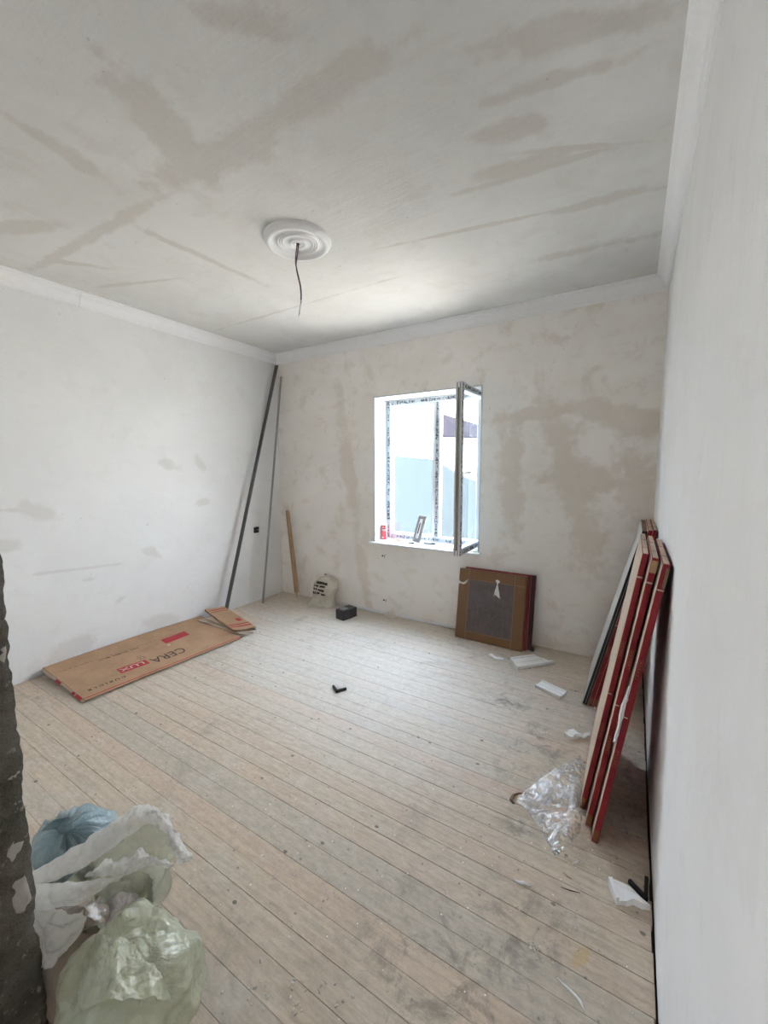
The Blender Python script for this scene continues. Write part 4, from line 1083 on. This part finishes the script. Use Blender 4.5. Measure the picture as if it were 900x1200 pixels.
# white bag: tapered sack body, open rim, flaps and handle
wo_ = Vector((-1.30, .55, 0))
wb = thing('white_bag', 'large open white plastic bag with flaring handles at the near left', 'rubbish bag', wo_)
nu, nv = 120, 44; vs, fs = [], []
bc = Vector((-1.435, .560, 0))-wo_; tcn = onz(140, 1032, .25)-wo_
for j in range(nv+1):
    v = j/nv; z = .004+.25*v
    c_ = bc.lerp(Vector((tcn.x, tcn.y, 0)), v); rx = .120+.055*v; ry = .100+.020*v
    for i in range(nu):
        ph = 2*PI*i/nu; n_ = Vector((math.cos(ph), math.sin(ph), 0))
        k = .010*math.sin(ph*9+4*noise.noise(Vector((math.cos(ph), math.sin(ph), v*1.5)))*2)*(.4+v) + .035*(crumple(Vector((n_.x*.16, n_.y*.16, z*.5)), 10, 9)-.5)
        vs.append(Vector((c_.x+(rx+k)*n_.x, c_.y+(ry+k)*n_.y, z)))
for j in range(nv):
    for i in range(nu): a, b = j*nu+i, j*nu+(i+1) % nu; fs.append((a, b, b+nu, a+nu))
fs.append(tuple(range(nu-1, -1, -1)))
obj('bag_body', (vs, fs), M['lime_bag'], wb, True)
blob('bag_contents', (bc.x*.5+tcn.x*.5, bc.y*.5+tcn.y*.5, .105), (.135, .095, .105), M['lime_bag'], wb, .3, 12, 14)
S1 = [[(26, 1028, .36), (60, 1006, .37), (100, 984, .39), (135, 958, .41), (165, 941, .42), (184, 944, .42), (190, 953, .41)],
      [(28, 1036, .365), (64, 1014, .38), (104, 992, .40), (138, 968, .42), (166, 950, .43), (184, 950, .425), (189, 960, .41)],
      [(30, 1043, .36), (68, 1024, .37), (108, 1004, .385), (137, 984, .40), (160, 966, .41), (176, 956, .41), (186, 964, .40)],
      [(32, 1048, .35), (66, 1032, .355), (104, 1014, .37), (134, 994, .38), (158, 976, .39), (172, 966, .39), (183, 968, .385)]]
sheet('upper_flap', bagrows(S1, wo_), M['white_bag'], wb, 140, 44, .013, 20, 1, 0)
S2 = [[(110, 1012, .37), (136, 994, .385), (158, 976, .39), (176, 960, .40), (190, 958, .40)],
      [(112, 1020, .34), (138, 1004, .35), (160, 988, .36), (182, 974, .37), (200, 972, .385)],
      [(120, 1026, .31), (142, 1014, .32), (164, 1002, .33), (188, 994, .34), (208, 990, .36)],
      [(128, 1032, .29), (150, 1024, .29), (170, 1018, .30), (192, 1014, .31), (204, 1004, .33)]]
sheet('inner_wall', bagrows(S2, wo_), M['lime_bag'], wb, 90, 60, .016, 18, 2, 0)
S3 = [[(186, 946, .42), (198, 956, .42), (208, 972, .41), (222, 994, .39), (224, 1006, .37)],
      [(184, 954, .43), (194, 964, .43), (202, 982, .42), (214, 1000, .40), (216, 1012, .37)],
      [(180, 962, .41), (190, 974, .41), (197, 990, .40), (204, 1004, .38), (206, 1013, .36)]]
sheet('handle_loop', bagrows(S3, wo_), M['white_bag'], wb, 80, 34, .016, 28, 3, 0)
S4 = [[(110, 1014, .38), (128, 1003, .39), (146, 1004, .38), (160, 994, .39), (172, 994, .38), (186, 1004, .36), (200, 1010, .35)],
      [(104, 1022, .38), (126, 1014, .40), (148, 1012, .39), (162, 1002, .41), (176, 1002, .40), (190, 1010, .37), (204, 1012, .35)],
      [(96, 1030, .36), (120, 1027, .375), (146, 1026, .36), (164, 1020, .375), (178, 1014, .37), (192, 1016, .35), (202, 1016, .34)]]
sheet('crumpled_rim', bagrows(S4, wo_), M['white_bag'], wb, 130, 44, .018, 26, 5, 0)
S5 = [[(24, 1040, .37), (50, 1034, .38), (80, 1032, .385), (115, 1028, .385), (150, 1022, .38)],
      [(28, 1050, .37), (54, 1046, .385), (84, 1040, .39), (118, 1034, .385), (146, 1027, .375)],
      [(32, 1060, .35), (56, 1058, .37), (84, 1052, .375), (112, 1044, .37), (140, 1031, .365)],
      [(34, 1068, .33), (58, 1067, .345), (88, 1062, .35), (108, 1052, .35), (134, 1036, .355)]]
sheet('lower_flap', bagrows(S5, wo_), M['white_bag'], wb, 130, 44, .011, 20, 6, 0)
S6 = [[(30, 1064, .33), (52, 1064, .34), (76, 1066, .34), (96, 1068, .33)],
      [(32, 1080, .32), (50, 1080, .35), (74, 1078, .35), (104, 1072, .32)],
      [(34, 1100, .30), (50, 1098, .33), (72, 1096, .33), (100, 1088, .30)],
      [(38, 1122, .28), (50, 1120, .30), (66, 1114, .30), (90, 1102, .28)],
      [(46, 1134, .27), (56, 1136, .28), (66, 1130, .28), (80, 1114, .27)]]
sheet('hanging_flap', bagrows(S6, wo_), M['white_bag'], wb, 80, 80, .020, 17, 7, 0)

# dull brown contents below
mo = onz(75, 1150, .12)
mb = thing('brown_bag', 'dull brown plastic bag in shade between the white and pale green bags', 'rubbish bag', (mo.x, mo.y, 0))
blob('bag_body', (-.06, .02, .10), (.17, .12, .16), M['brown_bag'], mb, .38, 9, 5)
# mauve film bundle
po = onz(150, 1085, .17)
pb = thing('mauve_bag', 'small crumpled mauve grey plastic bag poking out behind the pale green one', 'rubbish bag', (po.x, po.y, 0))
blob('bag_body', (-.03, .0, .10), (.115, .085, .105), M['pink_bag'], pb, .30, 9, 6)
# pale green bag, nearest
go = Vector((-1.00, .42, 0))
gb = thing('green_bag', 'pale green translucent rubbish bag bulging nearest the viewer at the bottom left', 'rubbish bag', (go.x, go.y, 0))
vs, fs = [], []; nu, nv = 150, 80
apex = onz(134, 1096, .35)-go
for j in range(nv+1):
    th = PI*.5*j/nv/.5*.62
    for i in range(nu):
        ph = 2*PI*i/nu
        d = Vector((math.sin(th)*math.cos(ph), math.sin(th)*math.sin(ph), math.cos(th)))
        q = Vector((d.x*.165, d.y*.150, .185+d.z*.165))
        k = .016*(ridged(d, 1.1, 21, 3)-.5) + .085*(crumple(d*.17, 7, 2)-.5) + .040*(crumple(d*.17, 20, 4)-.5)
        q += d*k
        lean = max(0, q.z-.12)/.23
        q.x += (apex.x)*.55*lean; q.y += (apex.y)*.35*lean
        vs.append(Vector((q.x, q.y, max(q.z, .004))))
for j in range(nv):
    for i in range(nu): a, b = j*nu+i, j*nu+(i+1) % nu; fs.append((a, b, b+nu, a+nu))
obj('bag_body', (vs, fs), M['green_bag'], gb, True)
G1 = [[(98, 1118, .33), (112, 1094, .36), (134, 1092, .375), (160, 1096, .36)],
      [(94, 1140, .33), (112, 1120, .37), (136, 1108, .385), (172, 1118, .36)],
      [(92, 1165, .31), (114, 1150, .37), (142, 1135, .385), (188, 1140, .35)],
      [(96, 1185, .30), (118, 1175, .37), (150, 1165, .38), (205, 1165, .33)]]
sheet('draped_film', bagrows(G1, go), M['green_bag'], gb, 110, 90, .020, 15, 13, 0)

# ------------------------------------------------------------------ crumbs of plaster: nobody could count them
bm = bmesh.new(); rnd = random.Random(5)
spots = [(350, 705, 30, 8, 26, .004), (500, 740, 110, 20, 40, .003), (640, 780, 60, 25, 36, .003), (300, 870, 160, 60, 60, .0022), (420, 1000, 200, 110, 140, .0022), (650, 1050, 80, 90, 120, .0028), (330, 1165, 60, 30, 30, .004), (160, 900, 100, 50, 40, .0025), (690, 840, 25, 15, 16, .006), (628, 1110, 14, 6, 26, .003), (680, 975, 40, 30, 26, .002)]
for (px, py, sx_, sy_, n, r) in spots:
    for k in range(n):
        p = onz(min(752, rnd.gauss(px, sx_*.55)), rnd.gauss(py, sy_*.55))
        if not (XL+.05 < p.x < XR-.05 and .5 < p.y < YB-.05): continue
        if p.x < -2.85 and 1.05 < p.y < 2.6: continue
        rr = r*rnd.uniform(.5, 1.6)
        mt = Matrix.Translation((p.x, p.y, rr*.35)) @ Euler((rnd.uniform(0, 3), rnd.uniform(0, 3), rnd.uniform(0, 3))).to_matrix().to_4x4() @ Matrix.Diagonal((rr*rnd.uniform(.6, 1.8), rr, rr*.5, 1))
        bmesh.ops.create_icosphere(bm, subdivisions=1, radius=1, matrix=mt)
tag(obj('plaster_crumbs', bm, M['putty_lump']), 'fine pale plaster crumbs scattered over the floorboards', 'debris', None, 'stuff')

# ------------------------------------------------------------------ groups of like things
for o in bpy.data.objects:
    if o.parent is None and 'category' in o:
        k = o.name.split('.')[0]
        g = {'wrapped_panel': 'wrapped panels stacked against the window wall', 'cornice_offcut': 'cornice offcuts on the floor', 'foam_scrap': 'torn foam scraps on the floor',
             'wall_fixing': 'bare fixings in the back wall', 'plaster_shaving': 'shavings on the floor', 'metal_profile': 'metal profiles leaning in the corner'}.get(k)
        if k == 'boxed_panel': g = 'near boxed panels leaning on the right wall' if o.location.y < 2.2 else 'far boxed panels leaning on the right wall'
        if g: o['group'] = g
